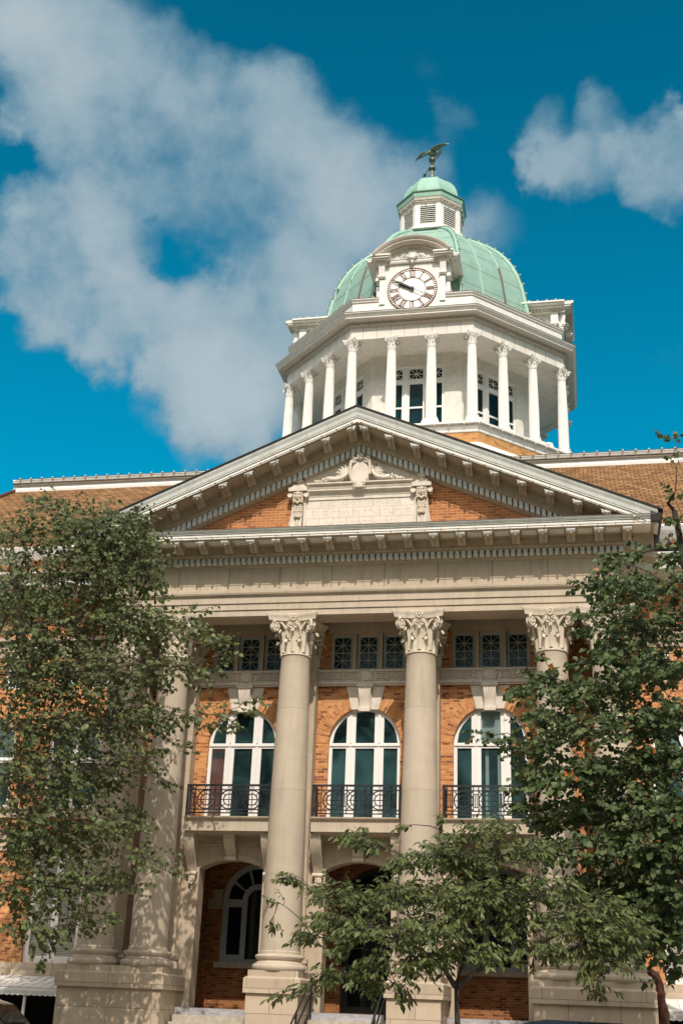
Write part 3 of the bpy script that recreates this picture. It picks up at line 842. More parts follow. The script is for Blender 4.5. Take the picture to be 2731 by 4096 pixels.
# brick recess grilles under the eaves
for x in WING:
    mb = MB(); mb.box(x - .36, x + .36, YW + .16, YW + .2, 12.12, 12.54); gb = mb.build('vent', M['dark'], court)
    gr = MB()
    for i in range(4): gr.box(x - .33, x + .33, YW + .05, YW + .07, 12.20 + .08 * i, 12.22 + .08 * i)
    for i in range(7): gr.box(x - .30 + .1 * i, x - .285 + .1 * i, YW + .04, YW + .06, 12.16, 12.50)
    gr.build('grille', M['iron'], gb)
    ln = MB(); ln.box(x - .55, x + .55, YW - .02, YW + .2, 12.52, 12.70); ln.build('lintel', M['terracotta'], court)
# wing stone courses, cornice, gutter
for s in (-1, 1):
    def X(a, b): return (min(s * a, s * b), max(s * a, s * b))
    a, b = X(7.72, 17.6)
    for z0, z1, d in ((9.28, 9.44, .06), (9.44, 9.62, .09), (9.62, 9.76, .12), (9.76, 9.90, .20)):
        pass
    mb = MB()
    for z0, z1, d in ((9.26, 9.45, .05), (9.452, 9.64, .08), (9.642, 9.78, .11), (9.782, 9.90, .18)): mb.box(a, b, YW - d, YW + .2, z0, z1)
    mb.box(a, b, YW - .07, YW + .2, 4.10, 4.36); mb.box(a, b, YW - .12, YW + .2, 4.362, 4.42)
    mb.box(a, b, YW - .05, YW + .2, 3.10, 3.62)
    mb.box(a, b, YW - .10, YW + .2, -.30, -.11); mb.box(a, b, YW - .16, YW + .2, -.50, -.302)
    lo = X(14.4, 17.6) if s < 0 else X(13.4, 17.6); mb.box(lo[0], lo[1], YW - .06, YW + .2, GZ, -.502)
    li_ = X(7.72, 8.35) if s < 0 else X(7.72, 8.45); mb.box(li_[0], li_[1], YW - .06, YW + .2, GZ, -.502)
    mb.box(a, b, YW - .05, YW + .2, 12.0, 12.10)
    mb.build('stone_course', M['ashlar'], court)
    cn = MB()
    prof = [(YW + .2, 11.28), (YW - .18, 11.28), (YW - .20, 11.36), (YW - .95, 11.40), (YW - .98, 11.56), (YW - 1.0, 11.60), (YW - 1.06, 11.72), (YW - 1.15, 11.80), (YW - 1.15, 11.86), (YW + .2, 11.95)]
    cn.prism(prof, a, b, 'x')
    cn.build('wing_cornice', M['bluewhite'], court)
    gt = MB()
    gt.prism([(YW + .3, 12.70), (YW - .25, 12.70), (YW - .30, 12.78), (YW - .42, 12.84), (YW - .48, 12.96), (YW - .48, 13.02), (YW + .3, 13.02)], a if s < 0 else 8.3, b if s > 0 else -8.3, 'x')
    gt.build('gutter', M['metal'], court)
# ---- main roof: front slope, hips, and the white coping along its top
zt, zb_, yt, yb = 18.10, 13.0, 7.5, YW - .40
rl = MB(); L = math.hypot(zt - zb_, yt - yb)
tan = (yt - yb)
XE = 17.9; XT = XE - (yt - yb) * 1.0
XT = 15.9
V = [(-XE - .1, yb, zb_), (XE + .1, yb, zb_), (XT, yt, zt), (-XT, yt, zt), (-XE - .1, 34.4, zb_), (-XT, 28.0, zt), (XE + .1, 34.4, zb_), (XT, 28.0, zt)]
rl.add(V[:4], [(0, 1, 2, 3)]); uv = [(-XE, 0), (XE, 0), (XT, L), (-XT, L)]
rl.add([V[0], V[3], V[5], V[4]], [(0, 1, 2, 3)]); uv += [(yb, 0), (yt, L), (28, L), (34.4, 0)]
rl.add([V[1], V[6], V[7], V[2]], [(0, 1, 2, 3)]); uv += [(yb, 0), (34.4, 0), (28, L), (yt, L)]
rl.add([V[4], V[6], V[7], V[5]], [(0, 1, 2, 3)]); uv += [(-XE, 0), (XE, 0), (XT, L), (-XT, L)]
rl.uv = uv
rl.build('roof', M['shingle'], court)
cp = MB()
def coping_run(y0, x0, x1):
    cp.prism([(y0 + .5, 17.9), (y0 - .10, 17.98), (y0 - .12, 18.12), (y0 - .04, 18.20), (y0 - .02, 18.36), (y0 - .12, 18.40), (y0 - .16, 18.50), (y0 - .16, 18.56), (y0 + .5, 18.62)], x0, x1, 'x')
coping_run(yt, -XT - .1, XT + .1)
for s in (-1, 1):
    cp.box(min(s * (XT - .4), s * (XT + .1)), max(s * (XT - .4), s * (XT + .1)), yt + .5, 28, 17.95, 18.6)
cp.build('roof_coping', M['white'], court)
fc = MB(); fc.box(-XT - .11, XT + .11, yt - .172, yt - .02, 18.375, 18.398); fc.build('flashing', M['flashing'], court)
dk = MB(); dk.add([(-XT, yt, 18.3), (XT, yt, 18.3), (XT, 28, 18.3), (-XT, 28, 18.3)], [(0, 1, 2, 3)]); dk.build('roof_deck', M['darkroof'], court)
hp = MB()
for s in (-1, 1): hp.tube([(s * (XE + .1), yb, zb_ + .05), (s * XT, yt, zt + .03)], .09, 8)
hp.build('hip_cap', M['pipe'], court)
# ---- entablature across the portico and down its two sides
XF = 7.67; YF = -.42
def wrap(prof, name, mat, z_only=None):
    """prof of (outward offset from the frieze face, z): front and both returns mitred at the corners"""
    fr = []
    yb2 = YW + .1
    pth = [((-XF, yb2), (-1, 0)), ((-XF, YF), (-1, -1)), ((XF, YF), (1, -1)), ((XF, yb2), (1, 0))]
    for (px, py), (dx, dy) in pth:
        fr.append(((px, py, 0), (dx, dy, 0), (0, 0, 1)))
    mb = MB(); mb.sweep(prof, fr)
    return mb
BK = -.84    # thickness of the beam
ent = wrap([(BK, 9.90), (0, 9.90), (0, 10.09), (.035, 10.09), (.035, 10.29), (.07, 10.29), (.07, 10.50), (.09, 10.52), (.15, 10.55), (.17, 10.60), (.17, 10.68), (.02, 10.70), (.02, 10.705), (BK, 10.705)], 'architrave', None)
ent.build('architrave', M['stone'], court)
frz = wrap([(BK, 10.706), (0, 10.706), (0, 11.45), (BK, 11.45)], 'frieze', None)
frz.build('frieze', M['frieze'], court)
bed = wrap([(BK, 11.451), (.02, 11.451), (.05, 11.47), (.06, 11.53), (.08, 11.535), (.08, 11.72), (.22, 11.72), (.22, 11.75), (.25, 11.78), (.27, 11.84), (.27, 11.86), (.28, 11.865), (.28, 12.065), (BK, 12.065)], 'bed', None)
# dentils on front and sides
def dentils(mb, y0, z0, z1, pitch, w, d, x0, x1, gaps=None):
    n = int(round((x1 - x0) / pitch)); p = (x1 - x0) / n
    for i in range(n):
        c = x0 + p * (i + .5)
        mb.box(c - w / 2, c + w / 2, y0 - d, y0 + .01, z0, z1)
        if gaps is not None: gaps.box(c + w / 2 + .001, c + w / 2 + (p - w) - .001, y0 - d * .4, y0 + .01, z0 + (z1 - z0) * .40, z0 + (z1 - z0) * .52)
den = MB()
dentils(den, YF - .08, 11.545, 11.715, .1826, .115, .135, -XF - .21, XF + .21, bed)
for s in (-1, 1):
    st = len(den.v)
    dentils(den, 0, 11.545, 11.715, .1826, .115, .135, YF - .2, YW)
    den.xform(Matrix.Translation((s * (XF + .08), 0, 0)) @ Matrix.Rotation(R(90 * s), 4, 'Z') @ Matrix.Scale(1, 4), st) if s > 0 else den.xform(Matrix.Translation((-(XF + .08), 0, 0)) @ Matrix(((0, 1, 0, 0), (1, 0, 0, 0), (0, 0, 1, 0), (0, 0, 0, 1))), st)
# carved leaf moulding: a row of small rounded tongues
n = 118
for i in range(n):
    x = -XF - .2 + (2 * XF + .4) * (i + .5) / n
    bed.ball((x, YF - .255, 11.80), .055, 6, 4, 1.0)
bed.build('bed_moulding', M['cornicestone'], court)
den.build('dentil_course', M['dentilpaint'], court)
# bluish painted dentil faces read through the light; corona and gutter board
cor = wrap([(.0, 12.066), (1.0, 12.066), (1.0, 12.075), (1.0, 12.212), (.0, 12.212)], 'corona', None)
crn = wrap([(.0, 12.214), (1.03, 12.218), (1.03, 12.245), (1.05, 12.25), (1.09, 12.30), (1.09, 12.318), (.0, 12.33)], 'crown', None)
crn.build('crown_moulding', M['bluepaint'], court)
flh = wrap([(.0, 12.332), (1.05, 12.321), (1.102, 12.320), (1.102, 12.342), (.0, 12.352)], 'flash', None)
flh.build('flashing', M['flashing'], court)
for i in range(20):          # sunk coffers between brackets
    c = .797 * (i - 9.5)
    pass
cor.build('corona', M['bluewhite'], court)
# coffer frames on the soffit
def coffer_mesh(k):
    cf = MB()
    for (a, b, y0, y1) in ((-.27, .27, -.92, -.86), (-.27, .27, -.40, -.34), (-.27, -.21, -.86, -.40), (.21, .27, -.86, -.40)):
        cf.box(a, b, y0, y1, -.028, 0.0)
    cf.xform(Matrix(((1, 0, 0, 0), (0, 1, 0, 0), (-k, 0, 1, 0), (0, 0, 0, 1))))
    return cf
cof0 = coffer_mesh(0).build('coffer', M['cornicestone'], court, loc=(.797 * -9.5, YF, 12.064))
for i in range(1, 20): dup(cof0, court, (.797 * (i - 9.5), YF, 12.064))
def modillion_mesh():
    """scroll bracket under the corona: local y 0 at the back to -.66 in front, z 0 at the top"""
    mb = MB(); w = .115
    prof = [(0, -.035), (-.62, -.035), (-.63, -.06), (-.64, -.10), (-.61, -.135), (-.56, -.13), (-.50, -.115), (-.40, -.125), (-.28, -.165), (-.16, -.215), (-.06, -.235), (0, -.225)]
    mb.prism(prof, -w, w, 'x')
    mb.box(-w - .035, w + .035, -.60, 0, -.034, 0)
    for s in (-1, 1):
        mb.tube([(s * (w - .01), -.60, -.095), (s * (w + .012), -.60, -.095)], .045, 8)
        mb.tube([(s * (w - .01), -.09, -.15), (s * (w + .012), -.09, -.15)], .07, 10)
    mb.ball((0, -.60, -.15), .055, 8, 5)
    for k in range(5): mb.ball((0, -.50 + .09 * k, -.135 - .018 * k), .04, 6, 4)
    return mb
md = modillion_mesh()
mf = MB(); mf.box(-.15, .15, -.67, -.601, -.034, 0); mf.tube([(-.128, -.625, -.085), (.128, -.625, -.085)], .055, 10)
mod0 = None
for k in range(-10, 11):
    if mod0 is None:
        mod0 = md.build('modillion', M['cornicestone'], court, smooth=40, loc=(.797 * k, YF - .28, 12.065)); mf.build('scroll_front', M['bluewhite'], mod0, smooth=40)
    else:
        dup(mod0, court, (.797 * k, YF - .28, 12.065))
for s in (-1, 1):
    for j in range(2):
        dup(mod0, court, (s * (XF + .28), .05 + .797 * j - .3, 12.065), rotz=R(90 * s))
# ---- pediment: brick gable, raking cornices, roof behind
SL = (16.29 - 12.42) / 8.9
al = math.atan(SL)
gab = MB(); gx = XF + .2
gab.prism([(-gx, 12.33), (gx, 12.33), (0, 12.33 + gx * SL)], YF + .012, YF + .4)
gab.build('gable', M['redbrick'], court)
# raking profile: (forward offset from frieze face, depth below the top edge measured square to the slope)
ca = math.cos(al)
rake = [(-.4, 1.19 * ca), (.02, 1.19 * ca), (.04, 1.15 * ca), (.08, 1.135 * ca), (.08, .89 * ca), (.22, .89 * ca), (.22, .86 * ca), (.25, .83 * ca), (.27, .77 * ca), (.28, .74 * ca), (.28, .475 * ca), (1.0, .475 * ca), (1.0, .33 * ca), (1.03, .325 * ca), (1.03, .30 * ca), (1.05, .27 * ca), (1.075, .16 * ca), (1.12, .07 * ca), (1.13, .02 * ca), (1.13, 0), (-.4, 0)]
for s in (-1, 1):
    d = Vector((s * math.cos(al), 0, -math.sin(al)))
    # mitre at the apex (plane x=0) and level cut at the eave end
    top = Vector((0, YF, 16.29)); end = Vector((s * 8.72, YF, 16.29 - 8.72 * SL))
    f0 = (top, Vector((0, -1, 0)), Vector((0, 0, -1 / ca)))
    f1 = (end, Vector((s * 0, -1, 0)), Vector((0, 0, -1 / ca)))
    mb = MB(); mb.sweep(rake, [f0, f1])
    rk = mb; mb = MB()
    # dentils along the rake
    nvec = Vector((-d.z * s * -1 if False else s * math.sin(al), 0, math.cos(al)))
    ln = 8.3 / ca; npt = int(ln / .1826)
    for i in range(npt):
        q = .09 + .1826 * i
        c = top + d * q
        st = len(mb.v)
        mb.box(-.0575, .0575, -.215, -.07, -(1.115) * ca, -.895 * ca)
        # upright dentils, sheared along the slope
        Mx = Matrix(((1, 0, 0, c.x), (0, 1, 0, YF), (-s * SL, 0, 1 / ca, c.z), (0, 0, 0, 1)))
        mb.xform(Mx, st)
    mb.build('dentil_course', M['dentilpaint'], court); mb = rk
    for i in range(int(ln / .13)):
        c = top + d * (.07 + .13 * i) + Vector((0, -.255, -.80))
        mb.ball(c, .055, 6, 4)
    rk = mb.build('raking_cornice', M['cornicestone'], court)
    # painted upper members as a separate skin in front: corona and cyma
    mb = MB()
    e2 = Vector((s * 8.83, YF, 16.29 - 8.83 * SL))
    mb.sweep([(.3, .470 * ca), (1.004, .470 * ca), (1.004, .332 * ca), (.3, .332 * ca)], [f0, (e2, Vector((0, -1, 0)), Vector((0, 0, -1 / ca)))])
    mb.build('raking_corona', M['bluewhite'], court); mb = MB()
    crown = [(.3, .328 * ca), (1.008, .328 * ca), (1.034, .322 * ca), (1.034, .298 * ca), (1.054, .268 * ca), (1.079, .158 * ca), (1.124, .068 * ca), (1.134, .018 * ca), (1.134, -.004), (.3, -.004)]
    e2 = Vector((s * 8.83, YF, 16.29 - 8.83 * SL))
    mb.sweep(crown, [f0, (e2, Vector((0, -1, 0)), Vector((0, 0, -1 / ca)))])
    mb.build('crown_moulding', M['bluepaint'], court)
    for k in range(10):
        q = (.21 + .80 * k) * s
        m = dup(mod0, court, (0, 0, 0))
        me_ = Matrix(((1, 0, 0, q), (0, 1, 0, YF - .28), (-s * SL, 0, 1 / ca, 16.29 - .475 - abs(q) * SL), (0, 0, 0, 1)))
        if k == 0:
            md_s = mod0.data.copy(); md_s.transform(Matrix(((1, 0, 0, 0), (0, 1, 0, 0), (-s * SL, 0, 1, 0), (0, 0, 0, 1))))
        m.data = md_s
        m.location = (q, YF - .28, 16.29 - .475 - abs(q) * SL)
    c0 = None
    for k in range(9):
        c = (.61 + .80 * k) * s; L_ = (c, YF, 16.29 - .477 - abs(c) * SL)
        if c0 is None: c0 = coffer_mesh(s * SL).build('coffer', M['cornicestone'], court, loc=L_)
        else: dup(c0, court, L_)
    # roof slope behind the gable
    rf = MB()
    y0 = YF - 1.17; th = .045
    zt0 = 16.30; ex = 8.98
    rf.add([(0, y0, zt0), (s * ex, y0, zt0 - ex * SL), (s * ex, 6.5, zt0 - ex * SL), (0, 6.5, zt0), (0, y0, zt0 + th), (s * ex, y0, zt0 - ex * SL + th), (s * ex, 6.5, zt0 - ex * SL + th), (0, 6.5, zt0 + th)],
           [(0, 1, 2, 3), (7, 6, 5, 4), (0, 4, 5, 1), (1, 5, 6, 2), (2, 6, 7, 3)])
    rf.build('portico_roof', M['darkroof'], court)
    # side eave gutter running back to the wall
    eg = MB(); xe = s * 8.83
    eg.prism([(xe, 12.10), (xe + s * .06, 12.14), (xe + s * .12, 12.28), (xe + s * .14, 12.40), (xe - s * .2, 12.40), (xe - s * .2, 12.10)], YF - 1.1, YW + .6)
    eg.build('eave_gutter', M['darkroof'], court)
# porch ceiling and the inside of the beam
cl = MB(); cl.box(-XF + .84, XF - .84, .42, YW + .02, 10.30, 10.40); M['porchstone'] = plain('shaded_porch_plaster', (.20, .17, .13), .9, .15, 3)  # plaster tone lowered to paint in the shade under the portico
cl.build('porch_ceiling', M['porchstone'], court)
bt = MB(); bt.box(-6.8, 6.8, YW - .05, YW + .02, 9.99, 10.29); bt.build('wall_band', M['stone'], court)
# ---- inscription panel in the gable
YP = YF - .10
ip = MB()
ip.box(-1.70, 1.70, YP, YF + .05, 12.335, 13.66)
panel = ip.build('inscription_panel', M['panelstone'], court)
fr = MB()
fr.box(-1.70, 1.70, YP - .03, YP + .02, 13.60, 13.70)
fr.prism([(YF, 13.66), (YP - .04, 13.70), (YP - .06, 13.78), (YP - .16, 13.86), (YP - .16, 13.90), (YP - .10, 13.92), (YP - .12, 14.02), (YP - .22, 14.07), (YP - .22, 14.11), (YF, 14.13)], -1.66, 1.66, 'x')
for i in range(64):
    x = -1.60 + 3.2 * (i + .5) / 64
    fr.box(x - .012, x + .012, YP - .15, YP - .11, 13.93, 14.0)
for s in (-1, 1): fr.box(min(s * 1.70, s * 1.77), max(s * 1.70, s * 1.77), YP - .04, YF, 12.335, 13.7)
spiral(fr, (-.12, YP - .24, 13.98), (1, 0, 0), (0, 0, 1), .10, 1.4, .035, 18); spiral(fr, (.12, YP - .24, 13.98), (-1, 0, 0), (0, 0, 1), .10, 1.4, .035, 18)
fr.box(-.10, .10, YP - .26, YP - .1, 13.90, 14.12)
fr.build('panel_frame', M['terracotta'], panel, smooth=40)
def lettering(text, cx, z, capheight, width, y, mat, parent, name='lettering', depth=.006):
    cu = bpy.data.curves.new(name, 'FONT'); cu.body = text; cu.align_x = 'CENTER'; cu.size = 1.0; cu.extrude = 0.0; cu.space_character = 1.12
    o = bpy.data.objects.new(name, cu); COL.objects.link(o)
    dg = bpy.context.evaluated_depsgraph_get(); dg.update()
    me = bpy.data.meshes.new_from_object(o.evaluated_get(dg))
    bpy.data.objects.remove(o); bpy.data.curves.remove(cu)
    me.name = name
    xs = [v.co.x for v in me.vertices]; ys = [v.co.y for v in me.vertices]
    x0, x1, y0, y1 = min(xs), max(xs), min(ys), max(ys)
    for v in me.vertices:
        v.co = (cx + (v.co.x - (x0 + x1) / 2) / (x1 - x0) * width, y, z + (v.co.y - y0) / (y1 - y0) * capheight)
    bm = bmesh.new(); bm.from_mesh(me)
    ex = bmesh.ops.extrude_face_region(bm, geom=bm.faces[:])
    bmesh.ops.translate(bm, verts=[e for e in ex['geom'] if isinstance(e, bmesh.types.BMVert)], vec=(0, -depth, 0))
    bmesh.ops.recalc_face_normals(bm, faces=bm.faces); bm.to_mesh(me); bm.free()
    me.materials.clear(); me.materials.append(mat)
    ob = bpy.data.objects.new(name, me); COL.objects.link(ob); ob.parent = parent
    return ob
M['letter'] = plain('weathered_letters', (.62, .55, .465), .7, .12, 8)
lettering('ERECTED\u00b7BY\u00b7THE\u00b7PEOPLE', .02, 13.40, .185, 2.50, YP, M['letter'], panel)
lettering('\u00b7GILES\u00b7COVNTY\u00b7COVRT\u00b7HOVSE\u00b7', .04, 12.97, .285, 3.22, YP, M['letter'], panel)
lettering('\u00b7DEDICATED\u00b7TO\u00b7JVSTICE\u00b7', .05, 12.70, .18, 2.34, YP, M['letter'], panel)
for x in (-1.55, 1.55):
    vp = MB(); vp.box(x - .06, x + .06, YP - .004, YP + .004, 12.72, 12.745); vp.build('weep_slot', M['dark'], panel)
# pale field above the panel
pf = MB(); pf.prism([(-2.1, 14.1), (2.1, 14.1), (2.1, 14.25), (0, 14.25 + 2.1 * SL), (-2.1, 14.25)], YF - .02, YF + .1)
pf.build('gable_field', M['terracotta'], court)
# herm pilasters with masks
def mask_mesh(mb, c, sc):
    st = len(mb.v)
    mb.lathe([(.001, -.22), (.06, -.215), (.11, -.17), (.135, -.08), (.145, 0), (.14, .08), (.115, .15), (.06, .19), (.001, .20)], seg=18, cap=False)      # head
    for v in range(st, len(mb.v)):
        x, y, z = mb.v[v]; mb.v[v] = (x * .88, y * .75, z)
    nose = len(mb.v); mb.prism([(-.028, -.07), (.028, -.07), (.012, .05), (-.012, .05)], -.165, -.08)
    for s in (-1, 1):
        mb.ball((s * .045, -.098, .045), .022, 8, 5); mb.box(s * .045 - .035, s * .045 + .035, -.125, -.08, .068, .085)
        mb.ball((s * .075, -.075, -.03), .04, 8, 5)
        for k in range(5): mb.ball((s * (.135 + .01 * (k % 2)), -.02, .10 - .075 * k), .048, 7, 5)
    mb.tube([(-.055, -.105, -.105), (0, -.125, -.118), (.055, -.105, -.105)], .014, 6)
    for k in range(5): mb.ball((-.08 + .04 * k, -.065, -.19 - .03 * (2 - abs(k - 2))), .04, 7, 5)
    for k in range(7): mb.ball((.13 * math.cos(math.pi * k / 6), -.03, .12 + .10 * math.sin(math.pi * k / 6)), .05, 7, 5)
    mb.xform(Matrix.Translation(c) @ Matrix.Scale(sc, 4), st)
for s in (-1, 1):
    x = s * 1.94
    mb = MB()
    mb.prism([(x - .12, 12.335), (x + .12, 12.335), (x + .155, 13.55), (x - .155, 13.55)], YP - .10, YF)
    mb.box(x - .16, x + .16, YP - .14, YF, 13.50, 13.84)
    h = mb.build('herm', M['terracotta'], panel)
    cp_ = MB()
    cp_.box(x - .30, x + .30, YP - .24, YF, 13.86, 13.98); cp_.box(x - .24, x + .24, YP - .18, YF, 13.98, 14.04); cp_.box(x - .18, x + .18, YP - .13, YF, 14.04, 14.13)
    for sg in (-1, 1): cp_.tube([(x + sg * .26, YP - .18, 13.75), (x + sg * .26, YF, 13.75)], .085, 10)
    cp_.build('cap', M['terracotta'], h)
    fl = MB()
    fl.lathe([(.02, 0), (.10, .02), (.07, .06), (.12, .12), (.09, .17), (.10, .20), (.05, .28), (.01, .33)], (x, YP - .02, 14.12), 12)
    for k in range(5): fl.tube([(x + .05 * (k - 2), YP - .05, 14.26), (x + .07 * (k - 2), YP - .05, 14.36), (x + .05 * (k - 2) + .03, YP - .05, 14.43)], [.03, .025, .006], 5)
    fl.build('flame_urn', M['terracotta'], h, smooth=40)
    ms = MB(); mask_mesh(ms, (x, YP - .14, 13.70), .95); ms.build('mask', M['capital'], h, smooth=50)
    fo = MB()
    for k in range(4):
        z = 13.40 - .06 * k
        for q in range(3 + (k % 2)): fo.ball((x - .08 + .16 * q / (2 + (k % 2)), YP - .12, z), .05, 6, 4)
    fo.lathe([(.03, 0), (.10, .0), (.12, .05), (.10, .09), (.03, .1)], (x, YP - .11, 12.98), 12)
    fo.lathe([(.05, 0), (.07, .42)], (x, YP - .08, 12.53), 10)
    for q in (-1, 0, 1): fo.tube([(x + q * .05, YP - .13, 13.18), (x + q * .08, YP - .14, 13.08), (x + q * .05, YP - .12, 13.0)], .03, 6)
    fo.build('garland', M['capital'], h, smooth=50)
    sc = MB()
    pts = [(x + s * .155, 13.52), (x + s * .19, 13.1), (x + s * .25, 12.75), (x + s * .36, 12.50), (x + s * .46, 12.44), (x + s * .46, 12.335), (x + s * .12, 12.335)]
    sc.prism(pts, YP - .06, YF)
    sc.tube([(x + s * .44, YP - .09, 12.42), (x + s * .44, YF, 12.42)], .085, 12)
    sc.tube([(px, YP - .07, pz) for px, pz in pts[:5]], .03, 6)
    sc.build('side_scroll', M['terracotta'], h, smooth=40)
# cartouche and horns of plenty
ct = MB()
ct.prism([(-.24, 14.14), (.24, 14.14), (.27, 14.40), (.25, 14.62), (.14, 14.78), (0, 14.82), (-.14, 14.78), (-.25, 14.62), (-.27, 14.40)], YP - .16, YF)
for s in (-1, 1):
    spiral(ct, (s * .19, YP - .17, 14.86), (s, 0, 0), (0, 0, 1), .12, 1.5, .045, 20)
    ct.tube([(s * .24, YP - .16, 14.14), (s * .31, YP - .18, 14.35), (s * .31, YP - .18, 14.6), (s * .29, YP - .17, 14.84)], .05, 8)
    ct.tube([(s * .26, YP - .17, 14.80), (s * .14, YP - .2, 14.90), (0, YP - .2, 14.92)], .035, 6)
for k in range(7): ct.tube([(0, YP - .16, 14.95), (.10 * math.cos(math.pi * k / 6), YP - .20, 15.0 + .08 * math.sin(math.pi * k / 6))], [.05, .025], 6)
ct.ball((0, YP - .2, 14.9), .07, 8, 6)
cart = ct.build('cartouche', M['terracotta'], court, smooth=45)
for s in (-1, 1):
    mb = MB()
    pth = [(s * .36, YP - .12, 14.52), (s * .44, YP - .16, 14.36), (s * .56, YP - .18, 14.25), (s * .75, YP - .18, 14.20), (s * .95, YP - .16, 14.22)]
    mb.tube(pth, [.03, .05, .075, .095, .11], 10)
    for k in range(26):
        a = random.uniform(0, 1); mb.ball((s * (.98 + .42 * a), YP - .10 - random.uniform(0, .08), 14.16 + random.uniform(0, .15) * (1.1 - a)), random.uniform(.03, .052), 7, 5)
    for k in range(6):
        a0 = R(70 + 22 * k); b = Vector((s * (.42 - .06 * 0), YP - .06, 14.30)); 
        tip = b + Vector((s * -.02 + s * .34 * math.cos(R(100 - 22 * k)), 0, .42 * math.sin(R(100 - 18 * k)) + .0))
        mid = (b + tip) / 2 + Vector((s * .03, -.06, .05))
        mb.tube([b, mid, tip, tip + Vector((s * .05, -.02, .0))], [.035, .05, .035, .02], 6)
    mb.build('cornucopia', M['terracotta'], cart, smooth=45)

# ---- portal wall with three low arches, porch behind
PY = 1.2
hl = [arch_outline(x, .97, -1.2, 2.66, r=2.0, n=18) for x in BAY]
pw = MB(); pw.plate(rect(-5.45, 5.45, GZ, 3.62), hl, PY, PY + .55)
pw.build('portal_wall', M['portal'], court)
for x in BAY:
    ar = MB()
    t = math.asin(.97 / 2.0); cz = 2.66 - 2.0 * math.cos(t)
    o = arc(x, cz, 2.17, math.pi / 2 - t * 1.04, math.pi / 2 + t * 1.04, 18); i_ = arc(x, cz, 2.14, math.pi / 2 + t * 1.04, math.pi / 2 - t * 1.04, 18)
    ar.prism(o + i_, PY - .025, PY + .02); ar.build('arch_moulding', M['stone'], court)
M['porchfloor'] = plain('shade_darkened_flags', (.13, .12, .11), .7, .2, 3)  # floor colour darkened to carry the shade inside the porch
M['porchceil'] = plain('shade_darkened_plaster', (.16, .13, .10), .9, .2, 2)  # dark tone is porch shade put into the plaster colour
lg = MB()
lg.box(-5.45, 5.45, PY - .6, 4.4, -1.35, -1.15)
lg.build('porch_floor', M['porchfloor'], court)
lb = MB()
DO = []
for x in (BAY[0], BAY[2]): DO.append(arch_outline(x, 1.13, .19, 2.05, n=24))
DO.append(arch_outline(0.0, 1.05, -1.14, 2.05, n=24))
lb.plate(rect(-5.45, 5.45, -1.15, 3.62), DO, 4.4, 4.8)
for s in (-1, 1): lb.box(min(s * 5.44, s * 5.7), max(s * 5.44, s * 5.7), PY + .5, 4.8, -1.15, 3.62)
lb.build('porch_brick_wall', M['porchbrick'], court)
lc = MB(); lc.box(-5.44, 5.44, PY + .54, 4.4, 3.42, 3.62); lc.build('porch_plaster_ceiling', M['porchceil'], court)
for x in (BAY[0], BAY[2]):
    y = 4.46
    out = arch_outline(x, 1.13, .19, 2.05, n=30)
    h = [rect(x - .94, x - .50, .42, 1.84), rect(x + .50, x + .94, .42, 1.84), arch_outline(x, .33, .30, 2.05, n=16)]
    ri, ro = .50, .96
    for a0, a1 in ((2, 32), (38, 68), (74, 106), (112, 142), (148, 178)):
        zc = 2.05
        o = arc(x, zc, ro, R(a0), R(a1), 6); i_ = arc(x, zc, ri, R(a1), R(a0), 6)
        h.append(o + i_)
    mb = MB(); mb.plate(out, h, y, y + .09)
    for a in (35, 71, 109, 145):
        d = Vector((math.cos(R(a)), 0, math.sin(R(a)))); mb.tube([Vector((x, y - .02, 2.05)) + d * .5, Vector((x, y - .02, 2.05)) + d * .96], .03, 4)
    w = mb.build('fanlight_window', M['greysash'], court)
    gl = MB(); gl.plate(arch_outline(x, 1.08, .24, 2.05, n=24), [], y + .05, y + .06); gl.build('glass', M['darkglass'], w)
    sl_ = MB(); sl_.box(x - 1.25, x + 1.25, 4.28, 4.5, .03, .19); sl_.build('sill', M['ashlar'], w)
    for s in (-1, 1):
        im = MB(); a, b = sorted((x + s * 1.14, x + s * 1.60)); im.box(a, b, 4.36, 4.5, 1.78, 2.06); a, b = sorted((x + s * 1.14, x + s * 1.45)); im.box(a, b, 4.37, 4.5, 2.063, 2.35); im.build('impost', M['ashlar'], w)
# entrance door
mb = MB(); y = 4.62
mb.plate(arch_outline(0, 1.05, -1.14, 2.05, n=24), [rect(-.86, -.06, -.95, 1.80), rect(.06, .86, -.95, 1.80), [(-.86, 2.0), (.86, 2.0)] + arc(0, 2.05, .90, R(12), R(168), 16)], y, y + .08)
M['doorwood'] = plain('dark_door_paint', (.022, .020, .018), .5, .2, 5)
dr = mb.build('entrance_door', M['doorwood'], court)
gl = MB(); gl.plate(arch_outline(0, 1.0, -1.1, 2.05, n=24), [], y + .04, y + .05); gl.build('glass', M['darkglass'], dr)
rl_ = MB(); rl_.tube([(.10, y - .06, -.15), (.10, y - .06, .25)], .018, 6); rl_.build('handle', M['bronze'], dr)

